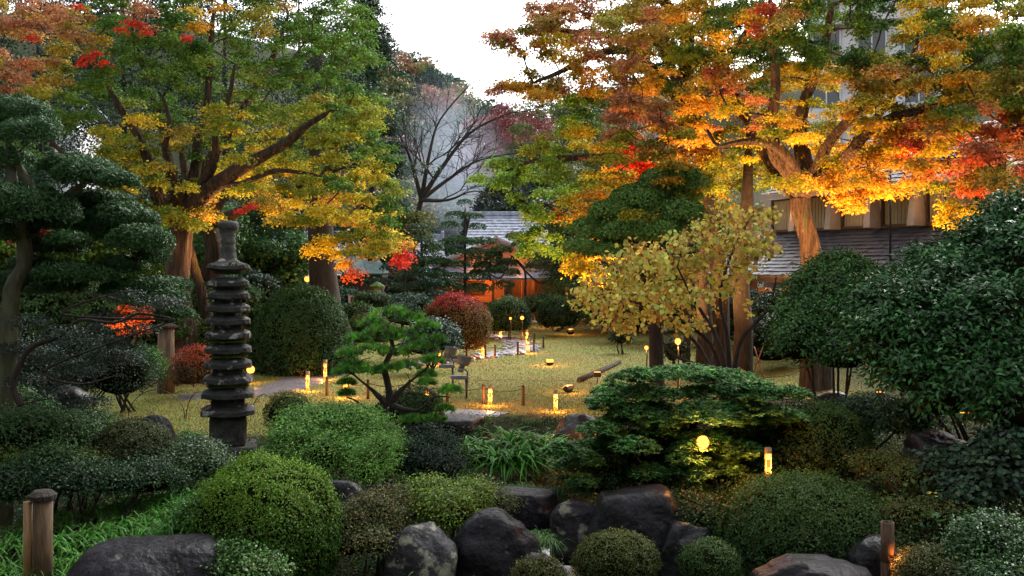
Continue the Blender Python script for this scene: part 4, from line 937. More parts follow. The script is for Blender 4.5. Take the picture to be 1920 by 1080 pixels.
# ================================================================== CLOUD-PRUNED PINES
def cloud_tree(name, label, base, trunk, pads, col, leaf, wl, per, bark=M_BARK_D, lmat=None, needle=False, twig=.02, group=None, thick=.1, spread=.7, upbias=.5, zmin=-.3, cat='tree', lock=0):
    """trunk: list of limbs [(Vector, r)...] first from base; pads: (Vector, rx, rz[, col])"""
    sk = Skel(); i0 = sk.node(base, None, trunk[0][0][1]*1.15); i1 = i0
    for k, lb in enumerate(trunk):
        j = sk.path([p for p, _ in lb], [r for _, r in lb], i0 if k == 0 else i1)
        if k == 0: i1 = j
    c = np.array([list(p[0]) for p in pads]); R = np.array([[p[1], p[1]*(p[4] if len(p) > 4 else .85), p[2]] for p in pads])
    cl = np.array([p[3] if len(p) > 3 and p[3] is not None else col for p in pads], float)
    sk.grow([x-np.array([0, 0, r[2]*.35]) for x, r in zip(c, R)], twig, up=.1, lock=lock)
    # per pad density by area
    parts = []
    ar = R[:, 0]*R[:, 1]; per_ = (per*ar/ar.mean()).astype(int)
    for q in range(len(pads)):
        parts.append(shells(c[q:q+1], R[q:q+1], cl[q:q+1], max(per_[q], 20), leaf, wl, upbias, thick, needle, zmin, spread))
    return finish_tree(name, label, cat, group, base, sk, bark, parts, lmat or M_NEEDLE)
d = 15.5
PB = (.03, .08, .022)
def wp(px, py, dd): return W(px, py, dd)
base = W(8, 700, d); base.z = ghf(base.x, d)
pads = []
for (px, py, rx, rz, dd) in ((25, 235, 95, 50, 0), (-60, 215, 80, 50, .5), (55, 250, 60, 38, -.6), (10, 300, 55, 28, .5), (180, 325, 80, 32, 0), (215, 338, 50, 24, -.5), (135, 318, 60, 28, .5), (40, 395, 90, 48, 0), (-30, 385, 70, 45, -.5), (95, 420, 55, 30, .4), (10, 440, 60, 28, .6),
                             (190, 380, 60, 20, 1), (230, 420, 70, 34, .6), (265, 455, 60, 34, 0), (200, 440, 60, 32, .9), (150, 400, 55, 25, 1), (285, 480, 40, 26, .3), (120, 470, 70, 24, .8), (150, 520, 90, 26, 0), (225, 505, 55, 24, .7), (100, 540, 60, 22, .6), (250, 545, 75, 22, 0), (300, 560, 52, 20, .5), (60, 500, 50, 24, .8), (320, 540, 40, 18, 1), (20, 540, 60, 25, 1), (130, 455, 45, 18, -.5), (330, 590, 35, 14, .7)):
    D = d+dd; m = FPX/D
    for q in range(3):
        pads.append((W(px+rnd.uniform(-.35, .35)*rx, py+rnd.uniform(-.25, .25)*rz, D+rnd.uniform(-.5, .5)), rx/m*rnd.uniform(.6, .85), rz/m*rnd.uniform(.75, 1.0), None))
cloud_tree('cloud_pruned_pine', 'large dark cloud-pruned pine with layered pads at the left edge', base, [
    [(wp(20, 590, d), .12), (wp(45, 500, d), .11), (wp(42, 430, d), .10), (wp(25, 350, d), .08), (wp(15, 270, d), .05)],
    [(wp(80, 380, d), .07), (wp(150, 350, d), .05)], ], pads, PB, .075, .28, 2300, bark=M_BARK_G, lmat=M_LEAF, twig=.008, thick=.12)
# trailing low branches of a second pine, dark shrub under it
t = cloud_tree('pine_shrub', 'dark twiggy shrub with bare curving branches under the left pine', W(40, 760, 14.5), [
    [(W(25, 720, 14.5), .05), (W(55, 655, 14.5), .04), (W(110, 632, 14.4), .03), (W(150, 600, 14.3), .026), (W(215, 605, 14.2), .02), (W(262, 588, 14.3), .015), (W(330, 600, 14.2), .008)],
    [(W(120, 590, 14.4), .018), (W(180, 560, 14.5), .012), (W(250, 545, 14.5), .007)], [(W(90, 690, 14.3), .02), (W(150, 720, 14.2), .014), (W(230, 700, 14.2), .008)]], [(W(px, py, 14.6+rnd.uniform(-.6, 1.4)), rnd.uniform(.3, .45), .16, (.018, .035, .02)) for px, py in ((60, 610), (120, 630), (175, 625), (90, 680), (150, 700), (210, 680), (30, 660), (100, 740), (170, 760), (230, 650), (50, 720), (0, 620), (200, 600), (260, 625), (240, 560), (300, 575))],
    (.02, .04, .025), .05, .35, 700, twig=.008, thick=.3, cat='shrub', spread=1)

# far niwaki right of centre
def niwaki(label, px, pyb, pytop, d, wpx, tiers, col, lean=0):
    base = W(px, pyb, d); base.z = ghf(base.x, d); m = FPX/d; pads = []
    for k in range(tiers):
        f = k/(tiers-1); py = pytop+4+(pyb-42-pytop)*f; hw = wpx*.40*f**.75; s0 = 16+9*f
        for off in ((0,) if k == 0 else (-1, .9) if k < 3 else (-1, -.35, .4, 1.0)):
            jit = rnd.uniform(.85, 1.1)
            pads.append((W(px+off*hw*jit+lean*(1-f), py+rnd.uniform(-7, 7), d+rnd.uniform(-.7, .7)*f), s0*rnd.uniform(.9, 1.3)/m, s0*.46/m, None))
    return cloud_tree('niwaki_pine', label, base, [[(W(px, (pyb+pytop)/2+30, d), .075), (W(px+lean*.6, pytop+30, d), .05), (W(px+lean, pytop+8, d), .025)]], pads, col, .13, .6, 420, twig=.010, lmat=M_LEAF)
niwaki('tall tiered pruned pine with rounded pads in front of the pale tiled roof', 872, 575, 382, 56, 165, 8, (.045, .10, .035))
niwaki('pruned pine with rounded pads between the orange maple skirt and the tiered pine', 795, 600, 425, 57, 110, 7, (.05, .09, .04), -8)
niwaki('spreading dark pine behind the stone lantern', 755, 600, 480, 52, 190, 4, (.018, .05, .03), 10)
# grey-green pine in front of the tea house
base = W(985, 590, 56); base.z = ghf(base.x, 56)
cloud_tree('pruned_pine', 'open crowned grey-green pine with twisting stems in front of the orange tea house', base, [[(W(985, 545, 56), .07), (W(983, 505, 56), .055), (W(960, 480, 56), .04)], [(W(1010, 530, 56), .06), (W(1040, 515, 56), .04)], [(W(940, 520, 55.5), .05), (W(915, 512, 55.5), .03)]],
    [(W(px, py, 56+rnd.uniform(-1, 1)), r/33*.9, r/33*.4, None) for px, py, r in ((965, 445, 18), (985, 455, 20), (940, 470, 22), (925, 480, 18), (1000, 465, 20), (1015, 480, 22), (950, 495, 22), (905, 500, 20), (925, 510, 18), (1030, 500, 22), (1045, 485, 16), (985, 480, 20), (1000, 500, 16), (895, 512, 14), (960, 512, 16), (1055, 505, 16), (975, 460, 16))],
    (.13, .15, .06), .16, .5, 700, twig=.009, lmat=M_LEAF)
# tall sloping clipped evergreen at right centre
base = W(1230, 640, 25.2); base.z = ghf(base.x, 25.2); pads = []
for (px, py, rx, rz) in ((1245, 350, 60, 32), (1200, 375, 60, 30), (1280, 370, 45, 30), (1160, 405, 55, 28), (1225, 400, 70, 34), (1120, 435, 50, 26), (1175, 440, 65, 30), (1240, 440, 70, 32), (1290, 410, 45, 30), (1095, 465, 35, 18), (1140, 470, 50, 22), (1300, 350, 40, 28), (1265, 335, 40, 20)):
    for q in range(2): pads.append((W(px+rnd.uniform(-10, 10), py+rnd.uniform(-6, 8), 25.2+rnd.uniform(-.9, .9)), rx/70*.85, rz/70*.9, None))
cloud_tree('clipped_evergreen', 'large slanting clipped evergreen mound between the maples, right of centre', base, [[(W(1228, 560, 25.2), .16), (W(1215, 480, 25.2), .13), (W(1225, 420, 25.2), .09)], [(W(1170, 480, 26), .06), (W(1120, 460, 26), .04)]], pads, (.13, .24, .05), .08, .5, 2600, lmat=M_LEAF, twig=.015, thick=.08, upbias=.3)

# bright pine in the middle foreground
d = 18.8; base = W(728, 850, d); base.z = ghf(base.x, d)
pp = []
for (px, py, rx, rz) in ((735, 590, 50, 22), (770, 600, 40, 20), (695, 610, 40, 22), (720, 625, 50, 22), (760, 635, 50, 22), (800, 615, 30, 18), (670, 640, 34, 18), (790, 655, 42, 20), (700, 660, 46, 20), (740, 665, 40, 18), (655, 665, 28, 16), (665, 690, 34, 16), (690, 700, 34, 14), (810, 680, 26, 18), (760, 690, 40, 16), (640, 700, 22, 12), (800, 705, 24, 14), (725, 695, 34, 14), (820, 640, 20, 14), (650, 740, 18, 10), (845, 735, 26, 14), (815, 790, 30, 14), (770, 790, 30, 12), (835, 770, 22, 12), (650, 720, 20, 10), (760, 830, 34, 12), (800, 720, 20, 10)):
    pp.append((px, py, rx, rz))
pads = [(W(px, py, d+rnd.uniform(-.7, .7)*(.3 if py > 715 else 1)), rx/99*.8, rz/99*.8, None) for px, py, rx, rz in pp]
sk = Skel(); i0 = sk.node(base, None, .12)
i1 = sk.path([W(722, 790, d), W(730, 740, d), W(722, 690, d), W(736, 650, d), W(728, 610, d)], [.10, .07, .06, .045, .03], i0)
for lbr in ([(690, 725, d-.2), (660, 700, d-.3), (645, 685, d-.3)], [(770, 715, d), (800, 690, d), (812, 665, d)], [(690, 765, d+.2), (665, 750, d), (650, 745, d)], [(780, 770, d), (815, 745, d), (845, 745, d)]):
    sk.path([W(*p) for p in lbr], [.024, .017, .010], int(i0)+6)
c = np.array([list(p[0]) for p in pads]); R = np.array([[p[1], p[1], p[2]] for p in pads]); sk.grow([x-np.array([0, 0, .08]) for x in c], .009, up=-.1, extra=3)
# needle tufts: each shoot a burst of needles
nt_ = 84; idx = np.repeat(np.arange(len(c)), nt_); u = sph(len(idx)); u[:, 2] = np.abs(u[:, 2])*1.0-.15
S = c[idx]+u*R[idx]*rng.uniform(.5, 1, (len(idx), 1)); per = 26; j = np.repeat(np.arange(len(S)), per)
Dn = unit(u[j]*np.array([.7, .7, .5])+np.array([0, 0, .55])+rvec(len(j))*.75)
shoot = vary(np.array([.13, .34, .04]), len(S), .35, .15); old = rng.random(len(S)) < .3; shoot[old] = vary(np.array([.03, .09, .03]), old.sum(), .2)
V, F, cc = needles(S[j], Dn, rng.uniform(.07, .13, len(j)), .009, vary(shoot[j], len(j), .15, .05))
t = thing('garden_pine', 'bright green bushy pine with twisted dark branches in the middle of the garden', 'tree', base)
mb = MB(); sk.mesh(mb); o = mb.build('trunk', M_BARK_D, t); o.location = -base
link('crown', np_mesh('crown', V, [F], [M_NEEDLE], None, cc), t, -base)

# low layered evergreen at right front: whorled leaves in flat tiers
d = 16.8; base = W(1290, 930, d); base.z = ghf(base.x, d)
lay = [(1270, 705, 85, 12), (1200, 715, 60, 12), (1340, 715, 80, 14), (1400, 725, 60, 12), (1160, 740, 70, 14), (1240, 740, 80, 14), (1330, 745, 80, 16), (1430, 740, 55, 12), (1480, 745, 40, 10), (1130, 760, 45, 14), (1210, 775, 70, 14), (1300, 775, 80, 14), (1390, 775, 80, 14), (1460, 785, 60, 12),
       (1100, 845, 60, 18), (1160, 830, 70, 16), (1230, 815, 60, 14), (1080, 875, 55, 18), (1150, 860, 60, 18), (1220, 865, 60, 16), (1340, 820, 60, 12), (1420, 815, 70, 12), (1290, 835, 50, 12), (1390, 850, 60, 14), (1280, 890, 60, 16), (1220, 900, 50, 16), (1340, 870, 50, 14), (1300, 915, 40, 12), (1160, 895, 50, 14), (1100, 905, 35, 12), (1430, 865, 40, 10), (1180, 795, 60, 14), (1250, 790, 70, 14), (1350, 795, 70, 14), (1420, 795, 50, 12), (1130, 815, 50, 16), (1260, 850, 60, 16), (1190, 845, 60, 16), (1350, 845, 60, 14), (1300, 860, 50, 14), (1400, 835, 50, 12), (1250, 880, 50, 14), (1130, 880, 50, 14), (1380, 890, 45, 12), (1060, 855, 40, 14)]
pads = []
for px, py, rx, rz in lay:
    for q in range(3): pads.append((W(px+rnd.uniform(-.35, .35)*rx, py+rnd.uniform(-8, 8), d+rnd.uniform(-1.2, 1.2)), rx/110*.72, rz/110*1.1))
c = np.array([list(p[0]) for p in pads]); R = np.array([[p[1], p[1], p[2]] for p in pads])
sk = Skel(); i0 = sk.node(base, None, .1); sk.path([W(1285, 860, d), W(1300, 800, d), W(1310, 740, d)], [.08, .07, .05], i0); sk.path([W(1200, 850, d), W(1130, 860, d)], [.05, .03], i0+4)
sk.grow(list(c-np.array([0, 0, .06])), .008, up=-.05)
ns = 190; idx = np.repeat(np.arange(len(c)), ns); a = rng.uniform(0, 2*PI, len(idx)); r = np.sqrt(rng.random(len(idx)))
S = c[idx]+np.stack([np.cos(a)*r*R[idx, 0], np.sin(a)*r*R[idx, 1], (1-r*r)*R[idx, 2]+rng.normal(0, .02, len(idx))], 1)
per = 9; j = np.repeat(np.arange(len(S)), per); aa = rng.uniform(0, 2*PI, len(j)); D = unit(np.stack([np.cos(aa), np.sin(aa), rng.uniform(.2, 1.3, len(j))], 1))
Nn = unit(np.array([0, 0, 1.])-D*.5*D[:, 2:3]+rvec(len(j))*.3)
V, F, cc = leaves(S[j], Nn, rng.uniform(.06, .10, len(j)), .028, vary(vary(np.array([.095, .22, .06]), len(S), .4, .12)[j], len(j), .15, .05), D=D)
t = thing('layered_evergreen', 'low spreading evergreen with flat tiers of whorled leaves, glowing lamps shining through it', 'shrub', base)
mb = MB(); sk.mesh(mb); o = mb.build('trunk', M_BARK_D, t); o.location = -base
link('crown', np_mesh('crown', V, [F], [M_LEAF], None, cc), t, -base)

# yellow heart-leaved shrub
d = 22.5; base = W(1372, 735, d); base.z = ghf(base.x, d); pads = []
for (px, py, r) in ((1370, 395, 30), (1400, 410, 40), (1440, 405, 30), (1350, 430, 40), (1420, 445, 40), (1445, 460, 22), (1320, 450, 35), (1385, 470, 45), (1290, 460, 35), (1250, 470, 40), (1210, 480, 40), (1170, 490, 35), (1330, 495, 45), (1280, 500, 45), (1400, 500, 40), (1230, 515, 45), (1180, 525, 45), (1140, 525, 35), (1110, 550, 35), (1160, 560, 45), (1210, 560, 45), (1090, 555, 25), (1260, 545, 40), (1130, 590, 35), (1180, 600, 40), (1230, 595, 40), (1290, 560, 35), (1340, 545, 35), (1370, 530, 30), (1120, 600, 18), (1275, 610, 25), (1345, 590, 20), (1400, 580, 16), (1405, 560, 14), (1150, 615, 20), (1300, 700, 14), (1380, 690, 16), (1350, 700, 12), (1320, 425, 25), (1300, 600, 25), (1445, 430, 20)):
    for q in range(3 if r > 20 else 1): pads.append((W(px+rnd.uniform(-.6, .6)*r, py+rnd.uniform(-.5, .5)*r, d+rnd.uniform(-1, 1)), r/83))
c = np.array([list(p[0]) for p in pads]); r_ = np.array([p[1] for p in pads])
sk = Skel(); i0 = sk.node(base, None, .09)
for st in ([(1385, 650, d), (1440, 580, d-.2), (1455, 520, d-.3)], [(1340, 660, d), (1290, 610, d-.2), (1230, 580, d-.3), (1170, 560, d-.3)], [(1365, 640, d+.2), (1350, 560, d+.2), (1370, 480, d+.2), (1400, 420, d+.2)], [(1350, 650, d-.3), (1300, 560, d-.4), (1270, 500, d-.4)], [(1330, 700, d-.4), (1270, 670, d-.6), (1240, 640, d-.7)], [(1310, 650, d+.4), (1240, 600, d+.5), (1140, 540, d+.5)]):
    sk.path([W(*p) for p in st], list(np.linspace(.05, .018, len(st))), i0)
sk.grow(list(c), .006, lock=1)
idx = np.repeat(np.arange(len(c)), np.maximum((r_/r_.mean())**2*44, 6).astype(int)); P = c[idx]+rvec(len(idx))*(r_[idx]*rng.uniform(.2, 1.0, len(idx)))[:, None]*np.array([1, 1, .7])
kk = rng.random(len(P)); cl = np.where((kk < .45)[:, None], [[.74, .60, .12]], np.where((kk < .75)[:, None], [[.52, .56, .12]], np.where((kk < .9)[:, None], [[.55, .32, .07]], [[.28, .16, .05]])))
V, F, cc = leaves(P, unit(rvec(len(P))+np.array([0, -.9, .5])), (lz := rng.uniform(.055, .13, len(P))), lz*.9, vary(cl, len(P), .22, .1), round_=True, D=unit(rvec(len(P))*.6+np.array([0, 0, -.9])), fold=.12)
t = thing('yellow_leaved_shrub', 'many-stemmed shrub with large round yellow leaves at the right of the lawn', 'shrub', base)
mb = MB(); sk.mesh(mb); o = mb.build('stems', M_BARK_D, t); o.location = -base
link('foliage', np_mesh('foliage', V, [F], [M_LEAF], None, cc), t, -base)
for k, (px, py0, dd, r0) in enumerate(((1390, 720, 29, .27), (1318, 700, 30.5, .24), (1285, 690, 33, .12))):
    b = W(px, py0, dd); b.z = ghf(b.x, dd); t = thing('broadleaf_tree', ['dark trunk right of the lit maple trunk behind the yellow shrub', 'bark trunk left of the lit maple trunk behind the yellow shrub', 'thin dark stem at the left of the trunks behind the yellow shrub'][k], 'tree', b)
    mb = MB(); mb.tube([(0, 0, -.2), W(px+4, 620, dd)-b, W(px-4, 500, dd)-b, W(px+10, 380, dd)-b, W(px+14, 250, dd)-b], [r0*1.2, r0, r0*.9, r0*.7, r0*.3], 10, wob=.04); mb.build('trunk', M_BARK_D, t)

# ================================================================== BROADLEAF BUSHES
def leafy_bush(name, label, blobs, col, leaf, wl, n, mat, base_px=None, d=16, twigcol=M_BARK_D, tcol=None, spec=None, cat='bush', hollow=.35, round_=False, stems=6, flat=.8, clump=.22):
    """blobs: (px,py,d,rx_m,rz_m). leaves gathered in clumps on and inside lobes"""
    b = W(*(base_px or (blobs[0][0], blobs[0][1])), d); b.z = ghf(b.x, b.y)
    c = np.array([list(W(x[0], x[1], x[2])) for x in blobs]); R = np.array([[x[3], x[3]*flat, x[4]] for x in blobs]); w = R[:, 0]*R[:, 2]
    nc = int(n/26); ib = rng.choice(len(c), nc, p=w/w.sum()); u = sph(nc); u[:, 2] = np.where(u[:, 2] < -.5, -u[:, 2], u[:, 2])
    cc0 = c[ib]+u*R[ib]*(1-np.abs(rng.normal(0, hollow*.5, nc)))[:, None]; idx = np.repeat(np.arange(nc), 26)
    P = cc0[idx]+rng.normal(0, clump*.5, (len(idx), 3))*np.array([1, 1, .6]); N0 = unit(u/R[ib])[idx]
    P[:, 2] = np.maximum(P[:, 2], gh(P[:, 0], P[:, 1])+.01)
    cl = vary(np.array(col), nc, .25, .12)[idx]; cl = vary(cl, len(idx), .25, .08)
    if tcol is not None:
        k = rng.random(nc)[idx] < .25; cl[k] = vary(np.array(tcol), k.sum(), .2, .1)
    V, F, k = leaves(P, unit(N0*.6+np.array([0, -.1, .6])+rvec(len(P))*.8), leaf*rng.uniform(.6, 1.3, len(P)), leaf*wl, cl, round_=round_, D=unit(N0+rvec(len(P))*.7+np.array([0, 0, -.15])))
    t = thing(name, label, cat, b); mb = MB()
    for q in range(stems):
        j = rnd.randrange(len(c)); e = Vector(c[j])-b; mb.tube([(rnd.uniform(-.2, .2), rnd.uniform(-.2, .2), -.1), e*.5+Vector((rnd.gauss(0, .1), 0, -.05)), e], [.035, .025, .01], 5)
    mb.build('stems', twigcol, t)
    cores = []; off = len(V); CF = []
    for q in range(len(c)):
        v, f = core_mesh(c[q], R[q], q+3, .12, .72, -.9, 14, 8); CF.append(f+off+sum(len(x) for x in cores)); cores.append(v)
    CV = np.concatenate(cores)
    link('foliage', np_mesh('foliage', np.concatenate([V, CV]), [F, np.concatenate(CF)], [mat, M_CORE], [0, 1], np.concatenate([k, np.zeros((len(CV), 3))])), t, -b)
    return t
leafy_bush('camellia_bush', 'massive dark glossy camellia filling the right edge', [(1800, 560, 17, 1.1, .8), (1860, 480, 17.5, .9, .7), (1910, 420, 17.5, .7, .6), (1720, 600, 16.5, 1.0, .8), (1680, 640, 16.2, .75, .6), (1790, 660, 16, 1.1, .8), (1880, 620, 16, 1.1, .9), (1850, 720, 15.5, 1.0, .7), (1715, 700, 15.8, .7, .45), (1770, 510, 17.5, .7, .5), (1950, 540, 16.5, 1, 1.2), (1920, 760, 15, .8, .5), (1650, 585, 17, .6, .5), (1770, 745, 15.4, .6, .4)],
           (.03, .10, .024), .115, .42, 46000, M_GLOSS, (1860, 900), 16, stems=9, clump=.30)
leafy_bush('green_bush', 'rounded mid-green leafy bush in front of the slate roof', [(1560, 570, 21, 1.1, .85), (1610, 600, 20.5, .9, .8), (1520, 610, 20.5, .8, .7), (1570, 520, 21.5, .8, .55), (1500, 640, 20, .55, .5), (1580, 660, 20, .9, .45), (1630, 540, 21.5, .6, .5)],
           (.045, .12, .025), .075, .5, 42000, M_GLOSS, (1560, 720), 20.5)
leafy_bush('viburnum_bush', 'fresh green leafy azalea bush below the middle pine', [(600, 800, 17.5, .75, .38), (660, 800, 17.3, .55, .33), (560, 830, 17, .5, .33), (680, 860, 16.6, .45, .3), (620, 850, 16.8, .7, .35), (540, 860, 16.8, .4, .3), (700, 820, 17, .4, .3)],
           (.11, .25, .04), .065, .35, 30000, M_LEAF, (620, 900), 17)
leafy_bush('mossy_shrub', 'olive wispy shrub in the gap between the dark mixed shrub and the two-toned clipped bush', [(140, 885, 14.6, .3, .18), (175, 870, 15, .25, .2), (110, 900, 14.2, .25, .15)], (.09, .12, .025), .04, .4, 6000, M_LEAF, (140, 930), 14.5, stems=4)
leafy_bush('low_bush', 'dark low bushes between the mixed shrub and the grassy bed at left', [(40, 905, 13.9, .6, .25), (120, 900, 14, .5, .25), (200, 900, 14.3, .5, .22), (275, 900, 14.6, .45, .25)], (.022, .055, .02), .05, .5, 14000, M_LEAF, (150, 950), 14.2)
leafy_bush('shade_azalea', 'dark dense azalea in the shade under the layered evergreen', [(1140, 905, 16.2, .5, .22), (1220, 885, 16.4, .5, .25), (1300, 900, 16.2, .5, .25), (1380, 900, 16, .45, .2), (1300, 960, 15, .5, .25), (1370, 985, 14.6, .4, .22)], (.03, .07, .022), .05, .5, 17000, M_LEAF, (1250, 960), 16)
leafy_bush('bank_shrub', 'olive-green low shrub on the bank right of the wide clipped mound', [(1720, 890, 14.8, .45, .16), (1650, 870, 15.4, .4, .15), (1780, 960, 13.8, .35, .14), (1700, 960, 13.9, .3, .12)], (.09, .13, .025), .045, .45, 8000, M_LEAF, (1710, 940), 14.6, stems=4, tcol=(.13, .10, .03))
leafy_bush('leafy_bush', 'small fresh yellow-green bush beside the middle pine stem', [(700, 860, 16, .28, .18), (715, 835, 16.1, .2, .14), (690, 885, 15.8, .25, .15)], (.12, .26, .04), .045, .4, 6000, M_LEAF, (700, 910), 16, stems=4)
leafy_bush('holly_bush', 'dark shrub with blackish leaves below the middle pine', [(820, 850, 17.6, .42, .36), (800, 830, 18, .35, .3), (820, 880, 17, .42, .3), (760, 860, 17.2, .45, .3)], (.018, .04, .02), .05, .5, 14000, M_LEAF, (800, 910), 17.3)
leafy_bush('dark_bush', 'dark fine-leaved bush between the left pine and the big wooden post', [(150, 680, 22, 1.1, .7), (220, 700, 21, .9, .6), (90, 720, 20, .9, .6), (30, 700, 20, .9, .7)], (.02, .04, .022), .06, .5, 26000, M_LEAF, (140, 790), 21)
leafy_bush('green_azalea', 'bright green azalea mound beside the tall wooden post', [(245, 690, 24, .75, .55), (215, 710, 23.8, .5, .4)], (.06, .19, .03), .05, .45, 15000, M_LEAF, (240, 740), 24)
leafy_bush('left_shrub', 'dark mixed shrub with small pale-edged leaves at left middle', [(50, 810, 15, .7, .35), (120, 815, 15.5, .5, .3), (165, 800, 16.5, .45, .28), (10, 770, 16, .7, .4), (100, 865, 14.3, .4, .22)], (.04, .10, .026), .055, .5, 20000, M_LEAF, (100, 900), 15, tcol=(.06, .11, .04))
leafy_bush('variegated_bush', 'low bush with glossy variegated leaves below the pagoda', [(370, 862, 15.6, .38, .27), (335, 875, 15.3, .32, .2), (400, 880, 15.3, .3, .18)], (.04, .09, .03), .04, .55, 14000, M_GLOSS, (365, 900), 15.4, tcol=(.10, .14, .06))
leafy_bush('ivy_mound', 'mound of glossy small-leaved ivy beside the big boulder at the bottom', [(430, 1050, 12.6, .42, .2), (370, 1065, 12.4, .4, .16), (480, 1070, 12.4, .3, .18), (400, 1030, 12.9, .3, .12)], (.06, .15, .03), .045, .7, 13000, M_GLOSS, (430, 1085), 12.5, tcol=(.11, .2, .05), stems=3)
leafy_bush('shrub_patch', 'glossy shrub left of the large clipped dome', [(385, 970, 13.4, .38, .25), (425, 945, 13.6, .32, .24)], (.06, .17, .025), .05, .5, 15000, M_GLOSS, (380, 1010), 13.4, stems=4)
leafy_bush('mossy_shrub', 'yellow-green shrub on the rocks at bottom centre', [(850, 960, 14.6, .35, .25), (810, 950, 14.8, .3, .22), (880, 935, 15, .38, .25), (800, 920, 15.2, .3, .18)], (.13, .22, .03), .05, .5, 12000, M_LEAF, (840, 1000), 14.7, stems=4, tcol=(.16, .2, .03))
leafy_bush('bronze_shrub', 'bronze-green shrub spilling over rocks left of the lichen boulder', [(700, 970, 14.2, .35, .3), (660, 990, 14, .32, .28), (730, 940, 14.6, .25, .2), (690, 1020, 13.6, .3, .2)], (.06, .085, .025), .045, .5, 11000, M_LEAF, (690, 1040), 14, stems=4, tcol=(.16, .12, .04))
leafy_bush('bronze_shrub', 'small bronze-green shrub on the flat rock left of the layered evergreen', [(900, 930, 15.4, .3, .18), (930, 945, 15.1, .25, .16)], (.07, .09, .03), .035, .5, 6000, M_LEAF, (910, 960), 15.3, stems=3)
leafy_bush('rhododendron', 'glossy-leaved bush at the bottom right corner', [(1860, 1010, 12, .38, .25), (1900, 1050, 11.8, .35, .22), (1820, 1040, 12, .25, .18), (1870, 1080, 11.5, .4, .16)], (.05, .12, .035), .055, .5, 11000, M_GLOSS, (1860, 1085), 12, stems=4)
leafy_bush('shade_plant', 'broad-leaved plants in shadow at the foot of the camellia', [(1860, 900, 14.2, .6, .3), (1790, 880, 14.6, .4, .25), (1800, 930, 14, .4, .18), (1900, 860, 14.5, .5, .4)], (.03, .065, .03), .09, .7, 7000, M_LEAF, (1850, 950), 14.2, round_=True)
leafy_bush('shade_plant', 'dark leafy undergrowth above the clipped mound right of the layered evergreen', [(1560, 840, 16.6, .6, .25), (1630, 780, 17.5, .7, .3), (1700, 790, 16.5, .5, .3), (1480, 850, 16.4, .4, .22)], (.03, .07, .025), .06, .6, 16000, M_LEAF, (1580, 870), 16.8)
leafy_bush('aucuba_bush', 'dark glossy bush growing in front of the red clipped bush', [(810, 625, 33, .75, .45), (790, 650, 32.5, .6, .35), (835, 640, 33, .5, .4)], (.025, .07, .045), .13, .35, 6000, M_GLOSS, (810, 680), 33)
leafy_bush('leafy_bush', 'dark bushes beneath the spreading pine behind the stone lantern', [(700, 590, 48, 1.6, .8), (760, 585, 50, 1.6, .9), (650, 570, 52, 1.2, .8), (500, 520, 46, 1.6, 1.1), (470, 545, 42, 1.2, .9), (520, 550, 47, 1.3, .7)], (.03, .07, .04), .14, .5, 24000, M_LEAF, (700, 620), 49)
leafy_bush('leafy_bush', 'olive-leaved bushes in front of the dark sliding doors of the tea house', [(1020, 570, 55, 1.0, .6), (990, 575, 54, .8, .5), (1100, 575, 52, 1.1, .8), (1130, 590, 50, 1.0, .7), (1080, 560, 55, .9, .6)], (.07, .11, .03), .12, .5, 12000, M_LEAF, (1040, 600), 54)
leafy_bush('leafy_bush', 'dark bushes along the back of the lawn behind the yellow-leaved shrub', [(1180, 590, 46, 1.5, .9), (1250, 580, 44, 1.6, 1.0), (1310, 570, 44, 1.6, 1.2), (1400, 600, 40, 1.6, 1.2), (1450, 640, 33, 1.2, .9), (1470, 600, 36, 1.4, 1.1)], (.02, .045, .02), .13, .5, 26000, M_LEAF, (1300, 620), 43)
leafy_bush('leafy_bush', 'mossy dark undergrowth around the base of the huge left maple', [(300, 620, 33, 1.4, .8), (240, 600, 34, 1.6, 1.0), (160, 600, 33, 1.6, 1.2), (60, 600, 30, 1.6, 1.2), (420, 560, 40, 1.5, .9), (330, 560, 38, 1.5, 1.0)], (.05, .11, .025), .12, .5, 32000, M_LEAF, (250, 680), 33)
leafy_bush('round_shrub', 'small dark round shrub by the right side of the lawn', [(1165, 632, 40, .38, .34)], (.02, .045, .02), .08, .5, 2500, M_LEAF, (1165, 650), 40, stems=3)
leafy_bush('round_shrub', 'small dark shrub beside the tall lamp on its stake', [(1262, 660, 30.5, .35, .35)], (.018, .035, .015), .07, .5, 2500, M_LEAF, (1262, 690), 30.5, stems=3)

# ================================================================== CLIPPED DOMES
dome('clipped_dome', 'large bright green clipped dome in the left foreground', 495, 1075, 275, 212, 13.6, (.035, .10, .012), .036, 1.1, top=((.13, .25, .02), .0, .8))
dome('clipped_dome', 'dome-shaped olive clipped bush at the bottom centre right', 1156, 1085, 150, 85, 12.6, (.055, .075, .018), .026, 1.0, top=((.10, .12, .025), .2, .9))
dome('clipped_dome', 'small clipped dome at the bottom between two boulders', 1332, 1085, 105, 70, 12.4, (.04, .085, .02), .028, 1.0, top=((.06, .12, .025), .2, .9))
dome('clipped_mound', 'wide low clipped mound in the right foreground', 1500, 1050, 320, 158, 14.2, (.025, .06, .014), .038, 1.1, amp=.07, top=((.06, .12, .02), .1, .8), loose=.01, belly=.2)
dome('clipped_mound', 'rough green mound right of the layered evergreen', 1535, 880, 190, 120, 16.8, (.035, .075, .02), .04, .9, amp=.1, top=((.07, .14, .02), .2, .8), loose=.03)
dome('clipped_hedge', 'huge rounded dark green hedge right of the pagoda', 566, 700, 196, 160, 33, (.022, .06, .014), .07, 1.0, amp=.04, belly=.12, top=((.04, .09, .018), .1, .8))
dome('red_bush', 'round clipped bush turned red on top and olive below', 856, 650, 120, 96, 38.5, (.13, .10, .03), .07, 1.0, top=((.42, .03, .03), .45, .85), core=M_COREB)
